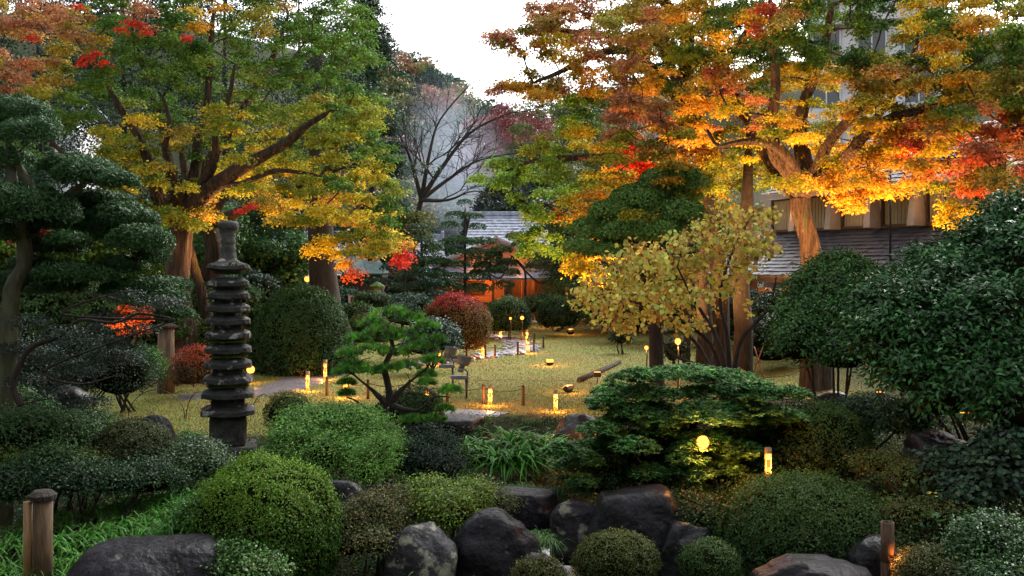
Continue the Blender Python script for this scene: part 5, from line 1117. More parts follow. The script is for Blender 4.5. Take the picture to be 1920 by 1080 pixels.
dome('clipped_dome', 'round dark green clipped bush right of the red one', 951, 618, 84, 60, 48, (.022, .055, .015), .08, 1.0, top=((.06, .13, .02), .45, .95))
dome('clipped_dome', 'round green clipped bush in front of the tea house doors', 1046, 610, 76, 52, 50, (.022, .05, .015), .08, 1.0, top=((.06, .12, .02), .45, .95))
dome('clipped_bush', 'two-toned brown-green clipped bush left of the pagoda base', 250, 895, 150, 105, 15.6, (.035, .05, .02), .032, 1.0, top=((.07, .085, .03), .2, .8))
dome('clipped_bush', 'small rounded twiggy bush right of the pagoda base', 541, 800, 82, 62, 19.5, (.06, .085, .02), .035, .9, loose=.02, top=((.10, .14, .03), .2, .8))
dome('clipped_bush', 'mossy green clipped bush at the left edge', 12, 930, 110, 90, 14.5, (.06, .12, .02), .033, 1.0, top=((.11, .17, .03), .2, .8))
dome('clipped_bush', 'low clipped bush behind the middle pine trunk', 770, 790, 120, 62, 21, (.03, .07, .02), .04, .9, loose=.02)
dome('clipped_bush', 'fuzzy olive bush at the bottom right, beside the dark bamboo lantern', 1760, 1090, 160, 55, 12, (.05, .06, .02), .03, .9, loose=.02, top=((.09, .10, .03), .2, .8))
dome('clipped_bush', 'low bronze clump at the bottom beside the grass tufts', 1010, 1090, 90, 42, 12.4, (.07, .075, .02), .03, .9, loose=.03)
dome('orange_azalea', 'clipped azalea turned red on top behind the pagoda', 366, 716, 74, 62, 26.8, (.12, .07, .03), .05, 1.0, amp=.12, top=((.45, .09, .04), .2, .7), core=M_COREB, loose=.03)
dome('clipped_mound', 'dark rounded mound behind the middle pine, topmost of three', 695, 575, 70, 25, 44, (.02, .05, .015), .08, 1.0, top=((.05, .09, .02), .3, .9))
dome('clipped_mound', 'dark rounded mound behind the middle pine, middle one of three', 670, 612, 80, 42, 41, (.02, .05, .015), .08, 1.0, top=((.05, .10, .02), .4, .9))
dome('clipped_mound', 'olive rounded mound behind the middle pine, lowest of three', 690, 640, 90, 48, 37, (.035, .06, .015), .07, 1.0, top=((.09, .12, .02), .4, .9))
dome('moss_mound', 'mossy green mound under the slanting trunk', 395, 660, 120, 60, 34, (.06, .09, .015), .07, 1.0, amp=.1)

# ================================================================== STRAP-LEAVED CLUMPS
def clump(name, label, spots, n, L, Wd, col, mat=M_LEAF, droop=1.1, tilt=(.15, .9), rad=.3, cat='plant'):
    B = []
    for px, py, d in spots:
        b = W(px, py, d); r = np.abs(rng.normal(0, rad*.6, n)); a = rng.uniform(0, 2*PI, n); x = b.x+r*np.cos(a); y = d+r*np.sin(a)
        B.append(np.stack([x, y, np.maximum(gh(x, y), b.z-.15)-.02], 1))
    B = np.concatenate(B); V, F, cc = blades(B, L, Wd, vary(np.array(col), len(B), .28, .12), droop, tilt=tilt)
    b = Vector(B.mean(0)); V = V-np.array(b)
    return tag(link(name, np_mesh(name, V, [F], [mat], None, cc), None, b), label, cat)
clump('clivia_clump', 'big clump of arching bright green strap leaves at the lawn edge', [(900, 850, 19.4), (960, 830, 19.6), (1000, 845, 19.6), (930, 860, 19), (1025, 840, 20), (870, 855, 19.2), (985, 860, 19)], 110, 1.0, .06, (.055, .20, .02), M_LEAF, .85, tilt=(.1, .8), rad=.33)
clump('strap_leaf_plant', 'dark strap-leaved plant behind the clivia clump by the bamboo lantern', [(1050, 810, 21.8), (1075, 805, 22)], 60, .5, .045, (.03, .10, .03), M_GLOSS, 1.0, rad=.2)
clump('lilyturf_bed', 'bed of grassy strap leaves in the left foreground', [(x, y, d) for x, y, d in ((120, 1000, 13), (170, 985, 13.3), (220, 975, 13.5), (270, 965, 13.8), (310, 950, 14), (200, 1010, 13), (250, 1000, 13.2), (290, 985, 13.4), (340, 930, 14.5), (330, 975, 13.2), (360, 1000, 12.9), (120, 955, 14.4), (180, 945, 14.6), (240, 935, 14.8), (300, 925, 15), (60, 970, 14), (350, 905, 15), (400, 905, 15), (150, 1030, 12.6), (100, 1040, 12.5), (60, 1060, 12.3), (10, 1050, 12.4), (20, 1000, 13))], 95, .5, .026, (.055, .175, .022), M_LEAF, 1.1, rad=.34)
clump('grass_tuft', 'fine grassy tuft at the bottom beside the small clipped dome', [(1050, 1075, 12.9), (1020, 1085, 12.8)], 170, .42, .012, (.07, .17, .035), M_LEAF, 1.1, rad=.12)
clump('grass_tuft', 'fine grassy tuft on the bank between the two middle boulders', [(1005, 985, 14.6), (1025, 995, 14.3)], 140, .32, .012, (.07, .16, .03), M_LEAF, 1.1, rad=.15)
clump('grass_tuft', 'long grass below the clivia clump', [(880, 900, 17.5), (915, 903, 17.4), (950, 905, 17.3), (985, 900, 17.4), (850, 890, 17.8)], 150, .35, .012, (.06, .14, .025), M_LEAF, 1.1, rad=.3)
clump('grass_tuft', 'grass tuft at the left foot of the pagoda', [(365, 805, 20), (350, 800, 20.3)], 140, .33, .014, (.06, .16, .03), M_LEAF, 1.1, rad=.16)
clump('fern_patch', 'bright green leafy fern patch at the bottom centre', [(890, 1085, 12), (930, 1075, 12.2), (870, 1075, 12.2)], 60, .3, .035, (.09, .28, .04), M_LEAF, 1.3, (.5, 1.2), .2)
clump('fern_patch', 'green fronds at the bottom left of the lichen boulder', [(720, 1075, 12.3), (640, 1075, 12.3), (760, 1070, 12.5)], 70, .28, .02, (.07, .2, .04), M_LEAF, 1.3, (.4, 1.2), .25)
clump('fern_patch', 'light green foliage at the right foot of the pagoda', [(480, 860, 17.8), (510, 850, 18), (540, 855, 17.6)], 90, .3, .022, (.11, .26, .04), M_LEAF, 1.2, (.3, 1.1), .25)
clump('fern_patch', 'fresh green ferns on the bank below the fresh azalea bush', [(740, 930, 15), (775, 925, 15.1), (690, 925, 15.2), (810, 940, 14.7)], 70, .3, .02, (.07, .2, .035), M_LEAF, 1.2, (.4, 1.2), .25)
clump('grass_tuft', 'dark grass tufts between the layered evergreen and the clivia clump', [(1060, 880, 17.2), (1080, 900, 16.8), (1040, 905, 16.8)], 130, .32, .014, (.04, .11, .02), M_LEAF, 1.1, rad=.25)
# leopard plants: round leaves on stalks with yellow flower heads
def leopard(label, px, py, d, n, fl, r=.3):
    b = W(px, py, d); b.z = ghf(b.x, d); t = thing('leopard_plant', label, 'plant', b); mb = MB(); Pl = []
    for k in range(n):
        a = rnd.uniform(0, 6.3); rr_ = rnd.uniform(.05, r); h = rnd.uniform(.12, .34); e = Vector((math.cos(a)*rr_, math.sin(a)*rr_, h)); mb.tube([(0, 0, 0), e*.6+Vector((0, 0, .03)), e], .005, 4); Pl.append(e)
    for k in range(fl):
        e = Vector((rnd.uniform(-.12, .12), rnd.uniform(-.1, .1), rnd.uniform(.45, .6))); mb.tube([(0, 0, 0), e], .005, 4); t2 = MB()
        for q in range(4):
            c0 = e+Vector((rnd.uniform(-.05, .05), rnd.uniform(-.05, .05), rnd.uniform(-.02, .04)))
            for m in range(9): an = m*.7; t2.add([c0, c0+Vector((math.cos(an)*.035, math.sin(an)*.035, .008)), c0+Vector((math.cos(an+.35)*.03, math.sin(an+.35)*.03, .01))], [[0, 1, 2]])
        t2.build('flower', surf('yellow_petal', (.6, .45, .03), (.75, .6, .05), 8, .6, 0) if 'pet' not in MATS else MATS['pet'], t)
    mb.build('stalks', M_LEAF2, t); V = []; F = []
    P = np.array([list(p) for p in Pl]); V = []; k = 9
    for p in P:
        nrm = Vector((rnd.gauss(0, .3), rnd.gauss(-.3, .25), 1)).normalized(); q = nrm.to_track_quat('Z', 'Y'); s = rnd.uniform(.06, .10)
        for m in range(k):
            an = -PI/2+.35+(2*PI-.7)*m/(k-1); V.append(Vector(p)+q @ Vector((math.cos(an)*s, math.sin(an)*s, .012*math.sin(m*1.7))))
        V.append(Vector(p))
    Vn = np.array([list(v) for v in V]); F = np.array([[i*(k+1)+k, i*(k+1)+m, i*(k+1)+m+1] for i in range(len(P)) for m in range(k-1)])
    link('leaf', np_mesh('leaf', Vn, [F], [M_GLOSS], None, np.repeat(vary(np.array([.08, .22, .045]), len(P), .25), k+1, 0)), t)
M_LEAF2 = surf('green_stalk', (.06, .12, .03), (.09, .16, .04), 8, .6, 0); MATS['pet'] = surf('yellow_petal', (.6, .45, .03), (.75, .6, .05), 8, .6, 0)
leopard('round-leaved plant with yellow flower heads right of the fresh azalea bush', 740, 890, 15.6, 22, 2)
leopard('round-leaved plant with yellow flowers behind the grassy bed at left', 235, 960, 14.2, 12, 3)
leopard('round-leaved plant nestled above the flat rock slab', 865, 925, 15.3, 16, 0, .2)
leopard('round-leaved plant at the foot of the right bank', 1760, 920, 13.8, 14, 1)
leopard('round-leaved plant under the mound of weeds right of the layered evergreen', 1640, 800, 16.5, 14, 0)

# ================================================================== ROCKS
def rock(label, px, py, wpx, hpx, d, mat=None, seed=0, flat=.8, sq=1.0, dep=.8, z=None, name='boulder', top=None):
    m = FPX/d; c0 = W(px, py+hpx, d); R = np.array([wpx/2/m, wpx/2/m*dep, hpx/m*1.06]); nu, nv = 48, 24; V = []
    for t in np.linspace(.001, PI, nv):
        for a in np.linspace(0, 2*PI, nu, endpoint=False): V.append([math.sin(t)*math.cos(a), math.sin(t)*math.sin(a), math.cos(t)])
    U = np.array(V); r = np.random.default_rng(seed+11)
    S = np.sign(U)*np.abs(U)**(1/ (1+.55*sq)); S = S/np.linalg.norm(S, axis=1)[:, None]**.5
    f = lumpy(U, seed+5, .12, 1.6)
    for k in range(9):        # facet cuts
        n_ = unit(r.normal(size=(1, 3)))[0]; n_[2] = abs(n_[2]) if k < 5 else n_[2]; h = r.uniform(.84, 1.0); dd = S@n_; S = S-np.outer(np.maximum(dd-h, 0), n_)*.85
    P = S*f[:, None]; P = P+unit(U)*(.018*np.sin(U@r.normal(size=3)*9)+.012*np.sin(U@r.normal(size=3)*17))[:, None]
    if top: P[:, 2] = np.where(P[:, 2] > top, top+(P[:, 2]-top)*.2, P[:, 2])
    P = P*R; P[:, 2] = np.where(P[:, 2] < -R[2]*.5, -R[2]*.5, P[:, 2])
    F = np.array([[i*nu+j, i*nu+(j+1) % nu, (i+1)*nu+(j+1) % nu, (i+1)*nu+j] for i in range(nv-1) for j in range(nu)])[:, ::-1]
    o = link(name, np_mesh(name, P, [F], [mat or M_ROCK], None, None, True), None, c0); o.rotation_euler[2] = 0
    return tag(o, label, 'rock')
rock('large dark boulder with a small hollow at the bottom left', 255, 1002, 300, 130, 12.2, M_ROCK, 1, top=.8)
rock('rounded dark boulder with pale specks at bottom centre', 930, 962, 172, 95, 14.2, M_ROCK, 2)
rock('boulder covered with pale lichen patches at bottom centre left', 788, 988, 142, 85, 13.8, M_ROCKL, 3)
rock('flat-topped rock slab below the clivia clump', 970, 895, 150, 70, 16, M_ROCK, 4, top=.55, sq=1.4)
rock('lichen-flecked dark boulder beside the stream', 1080, 940, 105, 72, 15.4, M_ROCKL, 5)
rock('big black wet boulder in the shade under the layered evergreen', 1200, 920, 185, 115, 15, M_ROCKD, 6, sq=1.3)
rock('smooth grey boulder at the bottom under the wide clipped mound', 1525, 1050, 240, 90, 12.2, M_ROCK, 7)
rock('dark boulder half hidden under the camellia', 1765, 812, 160, 55, 15.6, M_ROCKD, 8)
rock('bluish boulder left of the pagoda base', 290, 785, 90, 55, 17.5, M_ROCK, 9)
rock('dark rock behind the bronze shrub right of the large clipped dome', 645, 915, 110, 75, 14.8, M_ROCKD, 10)
rock('mossy rock between the fresh azalea and the flat slab', 800, 905, 90, 40, 15.8, M_ROCK, 11)
rock('mossy boulder at the left edge behind the dark shrubs', 125, 735, 110, 70, 18.5, M_ROCKD, 12)
rock('long dark stone edging the lawn beside the front lantern', 1095, 780, 110, 50, 21.5, M_ROCKD, 13, sq=1.4)
rock('low edging stone slab in front of the roped posts', 850, 765, 130, 40, 22.4, M_ROCK, 14, top=.5, sq=1.5)
rock('second edging stone below the stone slab', 790, 780, 80, 40, 21.8, M_ROCKD, 15)
rock('small pale stone peeking from behind the black boulder', 1180, 904, 60, 22, 16, M_ROCK, 16, sq=1.3)
rock('pale stone under the layered evergreen near the glowing lamp', 1395, 840, 80, 40, 17.4, M_ROCKL, 17)
rock('low rock beside the stream under the wide mound', 1290, 985, 110, 70, 14.4, M_ROCKD, 18)
rock('wet rock at the left of the stream pool', 1010, 1040, 80, 50, 13.4, M_ROCKD, 19)
rock('dark stone behind the dark bamboo lantern at bottom right', 1640, 1015, 110, 70, 12.8, M_ROCKD, 20)
rock('small rock at the edge between the lawn and the right bank', 1560, 735, 80, 26, 24, M_ROCKD, 21)

# ================================================================== STONE PAGODA
pd = 19.6; pb = W(428, 850, pd); m = FPX/pd
pg = thing('stone_pagoda', 'tall weathered stone pagoda with eleven mossy tiers', 'pagoda', (pb.x, pd, pb.z), math.radians(14))
def zz(py): return (850-py)/m
def sqring(r, z, corner=.0, seg=24, lift=0, pw=5):
    V = []
    for k in range(seg):
        a = 2*PI*(k+.5)/seg; c_, s_ = math.cos(a), math.sin(a); q = (abs(c_)**pw+abs(s_)**pw)**(-1/pw); cr = max(0, q-1)/.35
        V.append((c_*q*r, s_*q*r, z+lift*min(cr, 1)**1.5))
    return V
def tier(r, z, th, up, seed):
    mb = MB(); seg = 32; rr_ = np.random.default_rng(seed)
    rings = [sqring(r*.62, z+.0, seg=seg), sqring(r*.97, z+.005, seg=seg, lift=up), sqring(r, z+.02, seg=seg, lift=up), sqring(r*.99, z+th, seg=seg, lift=up*1.1), sqring(r*.93, z+th*1.15, seg=seg, lift=up), sqring(r*.70, z+th*1.9, seg=seg, lift=0), sqring(r*.6, z+th*2.0, seg=seg)]
    V = np.array(sum(rings, [])); V += rr_.normal(0, r*.007, V.shape)
    a = np.arctan2(V[:, 1], V[:, 0]); bite = .05*np.sin(a*5+seed)*np.sin(a*9+seed*2); V[:, :2] *= (1-.04*np.maximum(bite*20, 0)*.5*(np.hypot(V[:, 0], V[:, 1]) > r*.85))[:, None]
    F = [[i*seg+j, i*seg+(j+1) % seg, (i+1)*seg+(j+1) % seg, (i+1)*seg+j] for i in range(len(rings)-1) for j in range(seg)]; F.append(list(range(len(V)-seg, len(V))))
    return mb.add(V, F, False)
ty = [766, 734, 707, 679, 651, 624, 598, 574, 550, 527]; tw = [112, 108, 102, 98, 96, 94, 92, 90, 88, 86]
for k, (y_, w_) in enumerate(zip(ty, tw)):
    r = w_/2/m/1.13; tier(r, zz(y_+11), .095, .05, k).build('roof', M_PAG, pg)
    if k < 9:
        h0 = zz(y_-4); h1 = zz(ty[k+1]+12); rb = r*.60; mb = MB(); mb.box((0, 0, (h0+h1)/2), (rb*2, rb*2, h1-h0+.06), bev=.02); mb.build('storey', M_PAG, pg)
    if k in (3, 4, 1): mb = MB(); V = np.array(sqring(r*.8, zz(y_)+.115, seg=24)+sqring(r*.66, zz(y_)+.17, seg=24)); mb.add(V, [[j, (j+1) % 24, 24+(j+1) % 24, 24+j] for j in range(24)], True); mb.build('moss', M_MOSS, pg)
mb = MB(); mb.box((0, 0, zz(507)), (.5, .5, .14), bev=.03); r = .335
rings = [sqring(r*.6, zz(510), seg=32), sqring(r*1.25, zz(505), seg=32, lift=.06), sqring(r*1.2, zz(499), seg=32, lift=.07), sqring(r*.7, zz(491), seg=32), sqring(r*.38, zz(484), seg=32), sqring(r*.34, zz(482), seg=32)]
mb.add(np.array(sum(rings, [])), [[i*32+j, i*32+(j+1) % 32, (i+1)*32+(j+1) % 32, (i+1)*32+j] for i in range(5) for j in range(32)]+[list(range(160, 192))]); mb.build('top_roof', M_PAG, pg)
mb = MB(); prof = [(.17, zz(486)), (.15, zz(478)), (.14, zz(470)), (.155, zz(466)), (.13, zz(462)), (.14, zz(456)), (.15, zz(452)), (.13, zz(448)), (.145, zz(442)), (.135, zz(437)), (.15, zz(432)), (.19, zz(428)), (.20, zz(420)), (.17, zz(415)), (.001, zz(413))]
mb.lathe(prof, 18); mb.build('finial', M_PAGB, pg)
mb = MB(); w_ = 72/m/1.12; mb.box((0, 0, (zz(832)+zz(776))/2), (w_, w_, zz(776)-zz(832)), bev=.03)
for s in (-1, 1): mb.box((0, s*w_/2, (zz(828)+zz(782))/2), (w_*.5, .03, (zz(782)-zz(828))*.85), bev=.012); mb.box((s*w_/2, 0, (zz(828)+zz(782))/2), (.03, w_*.5, (zz(782)-zz(828))*.85), bev=.012)
mb.build('base_block', M_PAGB, pg)
mb = MB(); mb.box((0, 0, zz(840)-.08), (1.1, 1.1, .32), bev=.05); mb.build('plinth', M_PAGB, pg)
mb = MB()
for k in range(10): P0 = (rnd.uniform(-.12, .12)+.1, -.36, zz(507)+.1); mb.tube([P0, (P0[0]+rnd.gauss(0, .05), P0[1]-.06, P0[2]+.1)], [.012, .002], 4)
mb.build('weed', M_LEAF2, pg)
# lamp standing behind its right side
# ================================================================== LANTERNS, POSTS, ROPES, LAMPS
def at(px, py): x, y = G(px, py); return Vector((x, y, ghf(x, y)))
def bamboo(label, loc, h=.5, r=.055, lit=1.0, flame_z=.16, faces=0, e=9, dark=False):
    t = thing('bamboo_lantern', label, 'lantern', loc, faces, 'bamboo lanterns along the garden path')
    # tube with an open window facing the viewer at the bottom
    mb = MB(); seg = 16; a0 = -PI/2; gap = .75
    hw_ = h*.10; ht = h*.62 if not dark else h*.30; V = []; F = []
    angs = [a0+gap+(2*PI-2*gap)*k/(seg-1) for k in range(seg)]
    for rr_, zs in ((r, (0, ht)), (r*.84, (0, ht))):
        for z in zs: V += [(math.cos(a)*rr_, math.sin(a)*rr_, z) for a in angs]
    for j in range(seg-1): F += [[j, j+1, seg+j+1, seg+j], [2*seg+j+1, 2*seg+j, 3*seg+j, 3*seg+j+1]]
    F += [[0, seg, 3*seg, 2*seg], [seg-1, 3*seg-1, 4*seg-1, 2*seg-1]]
    mb.add(V, F, False)
    mb.lathe([(r*.84, ht), (r, ht), (r, ht+(h-ht)*.45), (r*1.06, ht+(h-ht)*.48), (r*1.06, ht+(h-ht)*.52), (r, ht+(h-ht)*.55), (r, h), (r*.84, h), (r*.84, ht)], 18); mb.build('bamboo_tube', M_BAMBOO if not dark else M_WOODP, t)
    mb = MB(); mb.lathe([(.001, flame_z-.07), (.024, flame_z-.05), (.032, flame_z), (.024, flame_z+.04), (.010, flame_z+.07), (.001, flame_z+.09)], 12, (0, -r*.55, 0)); mb.build('flame', M_FLAME, t)
    mb = MB(); mb.lathe([(r*.80, .005), (r*.80, ht*.9)], 14, (0, 0, 0)); mb.build('paper_shade', M_GLOWT, t)  # emissive liner added to imitate flame light on the inner tube wall
    add_light('POINT', (0, -r*2.2, flame_z+.06), e*lit*2.2, (1, .33, .07), .03, t)
    return t
bl = [(577, 733, 'bamboo lantern at the left beside the slab path', .55), (648, 746, 'bamboo lantern glowing behind the left branches of the middle pine', .5), (801, 766, 'bamboo lantern glowing behind the right branches of the middle pine', .55), (919, 760, 'bamboo lantern in front of the lawn between two roped posts', .52),
      (1042, 771, 'bamboo lantern rightmost at the front edge of the lawn', .52), (824, 685, 'bamboo lantern beside the grey projector spotlights', .55), (938, 632, 'bamboo lantern at the back of the cobbled path', .55), (988, 640, 'bamboo lantern at the far bend of the cobbled path', .55), (990, 662, 'bamboo lantern at the near bend of the cobbled path', .6),
      (610, 712, 'tall bamboo lantern beside a pair of stakes near the hedge', .62), (877, 641, 'bamboo lantern half hidden under the red bush', .5), (905, 671, 'lit bamboo tube among the posts on the near side of the cobbled path', .5)]
for px, py, lab, h in bl: bamboo(lab, at(px, py), h)
l_ = W(1440, 895, 15.4); bamboo('reddish bamboo lantern above the wide clipped mound', Vector((l_.x, 15.4, l_.z)), .46, .055, 1, .1)
l_ = W(1664, 1085, 12.3); bamboo('tall dark bamboo tube lantern at the bottom right', Vector((l_.x, 12.3, l_.z)), .70, .08, .25, .18, .9, 9, True)
l_ = W(1116, 822, 20.6); bamboo('bamboo lantern beneath the stone edge left of the layered evergreen', Vector((l_.x, 20.6, l_.z)), .36, .055, 1.6, .14)
# roped posts
def post_mesh():
    mb = MB(); mb.tube([(0, 0, -.1), (0, 0, .48), (0, 0, .5)], [.042, .042, .036], 12); return mb
pr = None; fronts = [(613, 742), (690, 748), (768, 748), (839, 755), (907, 758), (981, 760)]
row2 = [(835, 688), (875, 672), (910, 672), (928, 671), (971, 665), (1001, 660), (1019, 653)]
row3 = [(927, 630), (954, 634), (978, 640), (1002, 645)]
row4 = [(989, 612), (1011, 609)]; extra = [(605, 708), (622, 706)]
def post(px, py, lab, par=[None]):
    p_ = at(px, py)
    if par[0] is None:
        t = thing('fence_post', lab, 'post', p_, 0, 'posts of the low rope fences'); post_mesh().build('shaft', M_WOODP, t)
        mb = MB(); mb.lathe([(.001, .515), (.034, .51), (.044, .5), (.044, .46), (.043, .455)], 12); mb.build('cap', M_BLACKM, t); par[0] = t; return t
    return copy_tree(par[0], p_, rnd.uniform(0, 3), lab)
allp = {}
names = {0: 'front edge of the lawn', 1: 'near side of the cobbled path', 2: 'far side of the cobbled path', 3: 'far path by the round bushes', 4: 'slab path near the hedge'}
ordn = ['first', 'second', 'third', 'fourth', 'fifth', 'sixth', 'seventh']
for g, row in enumerate((fronts, row2, row3, row4, extra)):
    for k, (px, py) in enumerate(row): allp[(g, k)] = post(px, py, f'dark wooden rope post, {ordn[k]} from the left, along the {names[g]}')
rc = 0
for g, row in enumerate((fronts, row2, row3)):
    for k in range(len(row)-1):
        a, b = allp[(g, k)].location, allp[(g, k+1)].location; mid = (a+b)/2; mb = MB(); L_ = (b-a).length
        mb.tube([a-mid+(b-a)*t+Vector((0, 0, .42-.09*min(L_, 2)*4*t*(1-t)*.9)) for t in np.linspace(0, 1, 10)], .011, 5)
        o = mb.build('rope', M_ROPE, None, mid); tag(o, f'sagging rope between the {ordn[k]} and {ordn[k+1]} posts along the {names[g]}', 'rope', 'sagging ropes of the low fence')
# floodlights lying on the lawn
def flood(lab, px, py, aim, glow=1.0, s=1.0):
    p_ = at(px, py); t = thing('lawn_floodlight', lab, 'floodlight', p_, aim, 'small floodlights set on the lawn')
    mb = MB(); mb.box((0, 0, .10*s), (.24*s, .16*s, .15*s), rot=Matrix.Rotation(math.radians(-35), 3, 'X'), bev=.03, taper=1.25); mb.tube([(0, 0, .05), (0, 0, -.12)], .012, 6); mb.tube([(.1, 0, .02), (.25, .05, .01), (.4, .02, .01)], .01, 5); mb.build('housing', M_BLACKM, t)
    R_ = Matrix.Rotation(math.radians(-35), 3, 'X'); c_ = Vector((0, 0, .10*s))+R_ @ Vector((0, 0, .079*s)); mb = MB(); mb.box(c_, (.25*s, .16*s, .02), rot=R_, bev=.006); mb.build('glass', M_FLOOD if glow > .5 else M_FLAME, t)
    add_light('POINT', (0, .06 if abs(aim) > 1.5 else -.02, .30*s), 26*glow, (1, .36, .09), .06, t)
flood('floodlight glowing at the centre of the lawn', 1031, 685, PI, 1.3); flood('dark floodlight with a lit rim at the front right of the lawn', 1066, 736, .6, .8)
flood('floodlight glowing in front of the round green bush', 1026, 614, PI, 1.3, 1.5); flood('dark floodlight with glowing top near the back right of the lawn', 1070, 627, .3, 1.0, 1.3); flood('floodlight glowing at the back below the yellow shrub', 1077, 605, PI, 1.2, 1.5); flood('floodlight showing through the leaves of the green bush at right', 1490, 672, PI, .8)
def stake_lamp(lab, px, py, pyb, d, r, e, lean=0):
    p_ = W(px, py, d); t = thing('stake_lamp', lab, 'lamp', p_, 0, 'lamps on stakes')
    mb = MB(); mb.lathe([(max(.001, r*math.sin(q*PI/10)), r*math.cos(q*PI/10)) for q in range(11)], 20); mb.build('globe', M_FLOOD, t)
    gz_ = ghf(p_.x, d+lean)-p_.z-.05; mb = MB(); mb.tube([(0, 0, -r*.9), (0.02, lean*.6, min(-r*1.4, gz_*.25)), (0, lean, gz_)], .022, 7); mb.lathe([(r*.5, -r*.7), (r*.95, -r*.95), (.03, -r*1.3)], 12); mb.build('stake', M_BLACKM, t)
    add_light('POINT', (0, -r*1.6, 0), e*1.3, (1, .36, .09), .05, t)
stake_lamp('bright lamp on a dark stake in front of the maple trunks at right', 1271, 640, 700, 28, .085, 38)
stake_lamp('small lamp on a thin stake left of the bright stake lamp', 1212, 652, 680, 32, .065, 12)
stake_lamp('big glowing lamp shining through the layered evergreen', 1318, 829, 900, 15.55, .10, 16, 1.3)
stake_lamp('small lamp glowing in front of the round bush, right of two', 979, 596, 612, 46.5, .09, 8)
stake_lamp('faint lamp glowing in front of the round bush, left of two', 957, 597, 612, 46.5, .06, 3)
stake_lamp('low lamp shining beside the pagoda tiers', 470, 693, 712, 30, .12, 8)
# grey projectors on spikes
def projector(lab, px, py, d, yaw):
    p_ = at(px, py); t = thing('projector_spotlight', lab, 'spotlight', p_, yaw, 'grey projector spotlights on spikes'); t.scale = (1.4, 1.4, 1.12)
    R_ = Matrix.Rotation(math.radians(14), 3, 'Y') @ Matrix.Rotation(math.radians(-12), 3, 'X'); c_ = Vector((0, 0, .82))
    mb = MB(); mb.lathe([(.001, -.03), (.05, -.03), (.055, .06), (.10, .075), (.125, .10), (.128, .25), (.14, .255), (.14, .285), (.12, .285), (.118, .26), (.001, .26)], 22, c_-R_ @ Vector((0, 0, .1)), rot=R_); mb.build('head', M_GREYM, t)
    mb = MB(); mb.lathe([(.056, .0), (.06, .0), (.06, -.09), (.001, -.09)], 16, c_-R_ @ Vector((0, 0, .11)), rot=R_); mb.build('collar', M_GREYM, t)
    mb = MB(); mb.tube([(.08, 0, .50), (.09, 0, .62), (.03, 0, .70)], .016, 6); mb.tube([(.07, 0, .45), (.07, 0, -.15)], [.03, .012], 8); mb.build('spike', M_BLACKM, t)
    mb = MB(); mb.box((-.06, 0, .50), (.34, .12, .09), bev=.015); mb.build('junction_box', M_GREYM, t)
projector('rear grey cylindrical spotlight on a spike, left of two', 843, 722, 0, .1); projector('front grey cylindrical spotlight on a spike, right of two', 868, 747, 0, -.1)
# log on the lawn
a, b = at(1086, 717), at(1162, 682); a.z += .07; b.z += .07; mid = (a+b)/2; t = thing('log', 'bark-covered log lying on the right of the lawn', 'log', mid)
mb = MB(); mb.tube([a-mid, (b-a)*.5+a-mid+Vector((.02, .02, 0)), b-mid], [.085, .08, .07], 14, wob=.05); mb.build('bark', M_BARK, t); dr = (a-b).normalized(); mb = MB(); mb.tube([a-mid+dr*.001, a-mid+dr*.006], .072, 14); mb.build('cut_end', M_WOODG, t)
# crossed red stakes
cx = at(1434, 722); t = thing('crossed_stakes', 'crossed reddish stakes tied together beside the yellow-leaved shrub', 'stakes', cx)
dd = cx.y; mb = MB(); mb.tube([W(1440, 735, dd)-cx, W(1414, 650, dd)-cx], .022, 6); mb.build('stake', M_STAKE, t); mb = MB(); mb.tube([W(1410, 710, dd)-cx+Vector((0, .05, 0)), W(1431, 650, dd)-cx+Vector((0, .05, 0))], .018, 6); mb.build('stake', M_STAKE, t)
mb = MB(); mb.tube([W(1424, 675, dd)-cx, W(1424, 679, dd)-cx+Vector((0, .05, 0))], .035, 8); mb.build('tie', M_ROPE, t)
# wooden posts at left
def wood_post(lab, px, pyb, pyt, wpx, d, two=False):
    b_ = W(px, pyb, d); m_ = FPX/d; H = (pyb-pyt)/m_; t = thing('wooden_post', lab, 'post', b_, 0); w_ = wpx/2/m_
    mb = MB(); mb.tube([(0, 0, -.2), (0, 0, H*.5), (.01, 0, H)], [w_*1.05, w_, w_*.96], 14, wob=.04); mb.build('shaft', M_WOODG, t)
    mb = MB(); mb.lathe([(w_*.9, H-.02), (w_*1.35, H+.0), (w_*1.4, H+.05), (w_*.9, H+.10), (.001, H+.12)], 12, smooth=False); mb.build('cap', M_BARK_D, t)
    if two: mb = MB(); mb.tube([(-w_*1.5, -.02, -.2), (-w_*1.45, -.02, H*.97)], w_*.45, 10); mb.build('side_pole', M_BAMBOO, t)
    return t
wood_post('tall pale wooden post with a bark cap left of the pagoda', 311, 738, 614, 31, 27.5)
wood_post('thick weathered wooden post with dark cap in the bottom left corner', 80, 1095, 935, 36, 12.2, True)
# little shrine gate behind
p_ = W(345, 722, 27.9); t = thing('lattice_gate', 'small dark wooden gate with a white lattice panel beside the tall post', 'gate', p_)
mb = MB(); mb.box((0, 0, .28), (.55, .05, .52)); mb.build('panel', M_WOODG, t); mb = MB(); [mb.box((x, -.03, .5), (.05, .07, 1.1)) for x in (-.29, .29)]; [mb.box((0, -.035, z), (.55, .05, .04)) for z in (.05, .3, .55, .95)]; mb.build('frame', M_TIMB, t)
mb = MB(); mb.box((-.1, -.01, .75), (.22, .02, .3)); mb.build('white_panel', M_WHITE, t); mb = MB(); [mb.box((-.1, -.03, .75), (.015, .01, .34), rot=Matrix.Rotation(s*.7, 3, 'Y')) for s in (-1, 1)]; mb.build('lattice', M_TIMB, t)
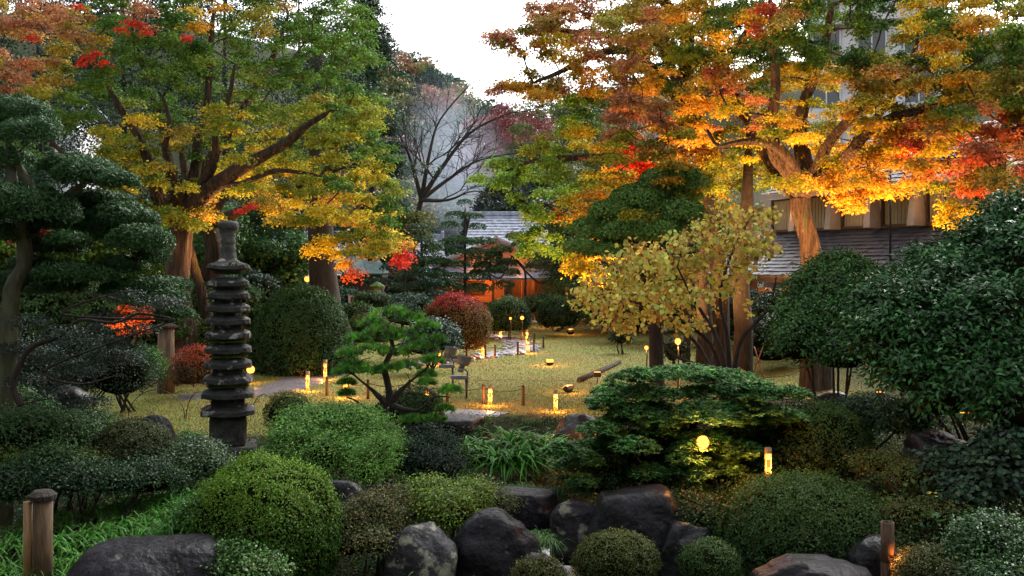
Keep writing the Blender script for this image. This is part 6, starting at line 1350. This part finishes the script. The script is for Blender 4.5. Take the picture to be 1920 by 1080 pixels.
# stone lantern
p_ = W(707, 585, 46); m_ = FPX/46; t = thing('stone_lantern', 'small stone lantern with mossy cap behind the middle pine', 'lantern', p_, .3); k = 1/m_
mb = MB(); mb.lathe([(9*k, -.6), (9*k, 10*k), (6*k, 12*k), (5.5*k, 18*k), (10*k, 22*k), (11*k, 25*k)], 10, smooth=False); mb.build('pedestal', M_CONC, t)
mb = MB(); mb.lathe([(8*k, 25*k), (8*k, 45*k)], 4, smooth=False, rot=Matrix.Rotation(PI/4, 3, 'Z')); mb.box((0, 0, 35*k), (13.4*k, 13.4*k, 20*k)); mb.build('light_box', M_CONC, t)
mb = MB(); mb.box((1*k, -6.6*k, 36*k), (4.5*k, .8*k, 6*k)); mb.build('opening', M_BLACKM, t)
mb = MB(); mb.lathe([(2*k, 45*k), (15*k, 46*k), (14*k, 49*k), (7*k, 54*k), (.001, 58*k)], 8, smooth=False); mb.build('roof', M_MOSS, t)
p_ = W(662, 570, 47); t = thing('notice_board', 'small pink notice board behind the hedge', 'sign', p_, .1); mb = MB(); mb.box((0, 0, .22), (.45, .03, .35), bev=.005); mb.build('board', M_PINK, t); mb = MB(); mb.box((0, .04, -.2), (.05, .05, .9)); mb.build('leg', M_WOODP, t)
# wire hoops
for k, (x0, x1, py, h) in enumerate(((240, 347, 785, 45), (349, 400, 785, 42), (470, 520, 790, 42))):
    a, b = W(x0, py, 20.6), W(x1, py, 20.6); mid = (a+b)/2; mb = MB(); mb.tube([Vector((math.cos(t_)*(a.x-mid.x), 0, math.sin(t_)*h/(FPX/20.6)*1.2))*1.0 for t_ in np.linspace(0, PI, 18)], .009, 5)
    o = mb.build('hoop_edging', M_BLACKM, None, mid); tag(o, ['wide thin wire hoop left of the pagoda', 'narrow wire hoop touching the left side of the pagoda', 'wire hoop at the right side of the pagoda'][k], 'hoop', 'wire hoops edging the lawn')
# thin cable across the lawn
pts = [at(875, 716), at(960, 713), at(1020, 716), at(1075, 714)]; mid = pts[1].copy(); mb = MB(); mb.tube([p-mid+Vector((0, 0, .03)) for p in pts], .012, 5)
tag(mb.build('cable', surf('pale_cable', (.3, .3, .2), (.4, .4, .28), 4, .6, 0), None, mid), 'thin pale cable lying across the lawn', 'cable')
pts = [at(1300, 706), at(1400, 715), at(1480, 712), at(1540, 704)]; mid = pts[1].copy(); mb = MB(); mb.tube([p-mid+Vector((0, 0, .04)) for p in pts], .012, 5)
tag(mb.build('cable', M_ROPE, None, mid), 'thin dark cable lying on the mossy ground at right', 'cable')
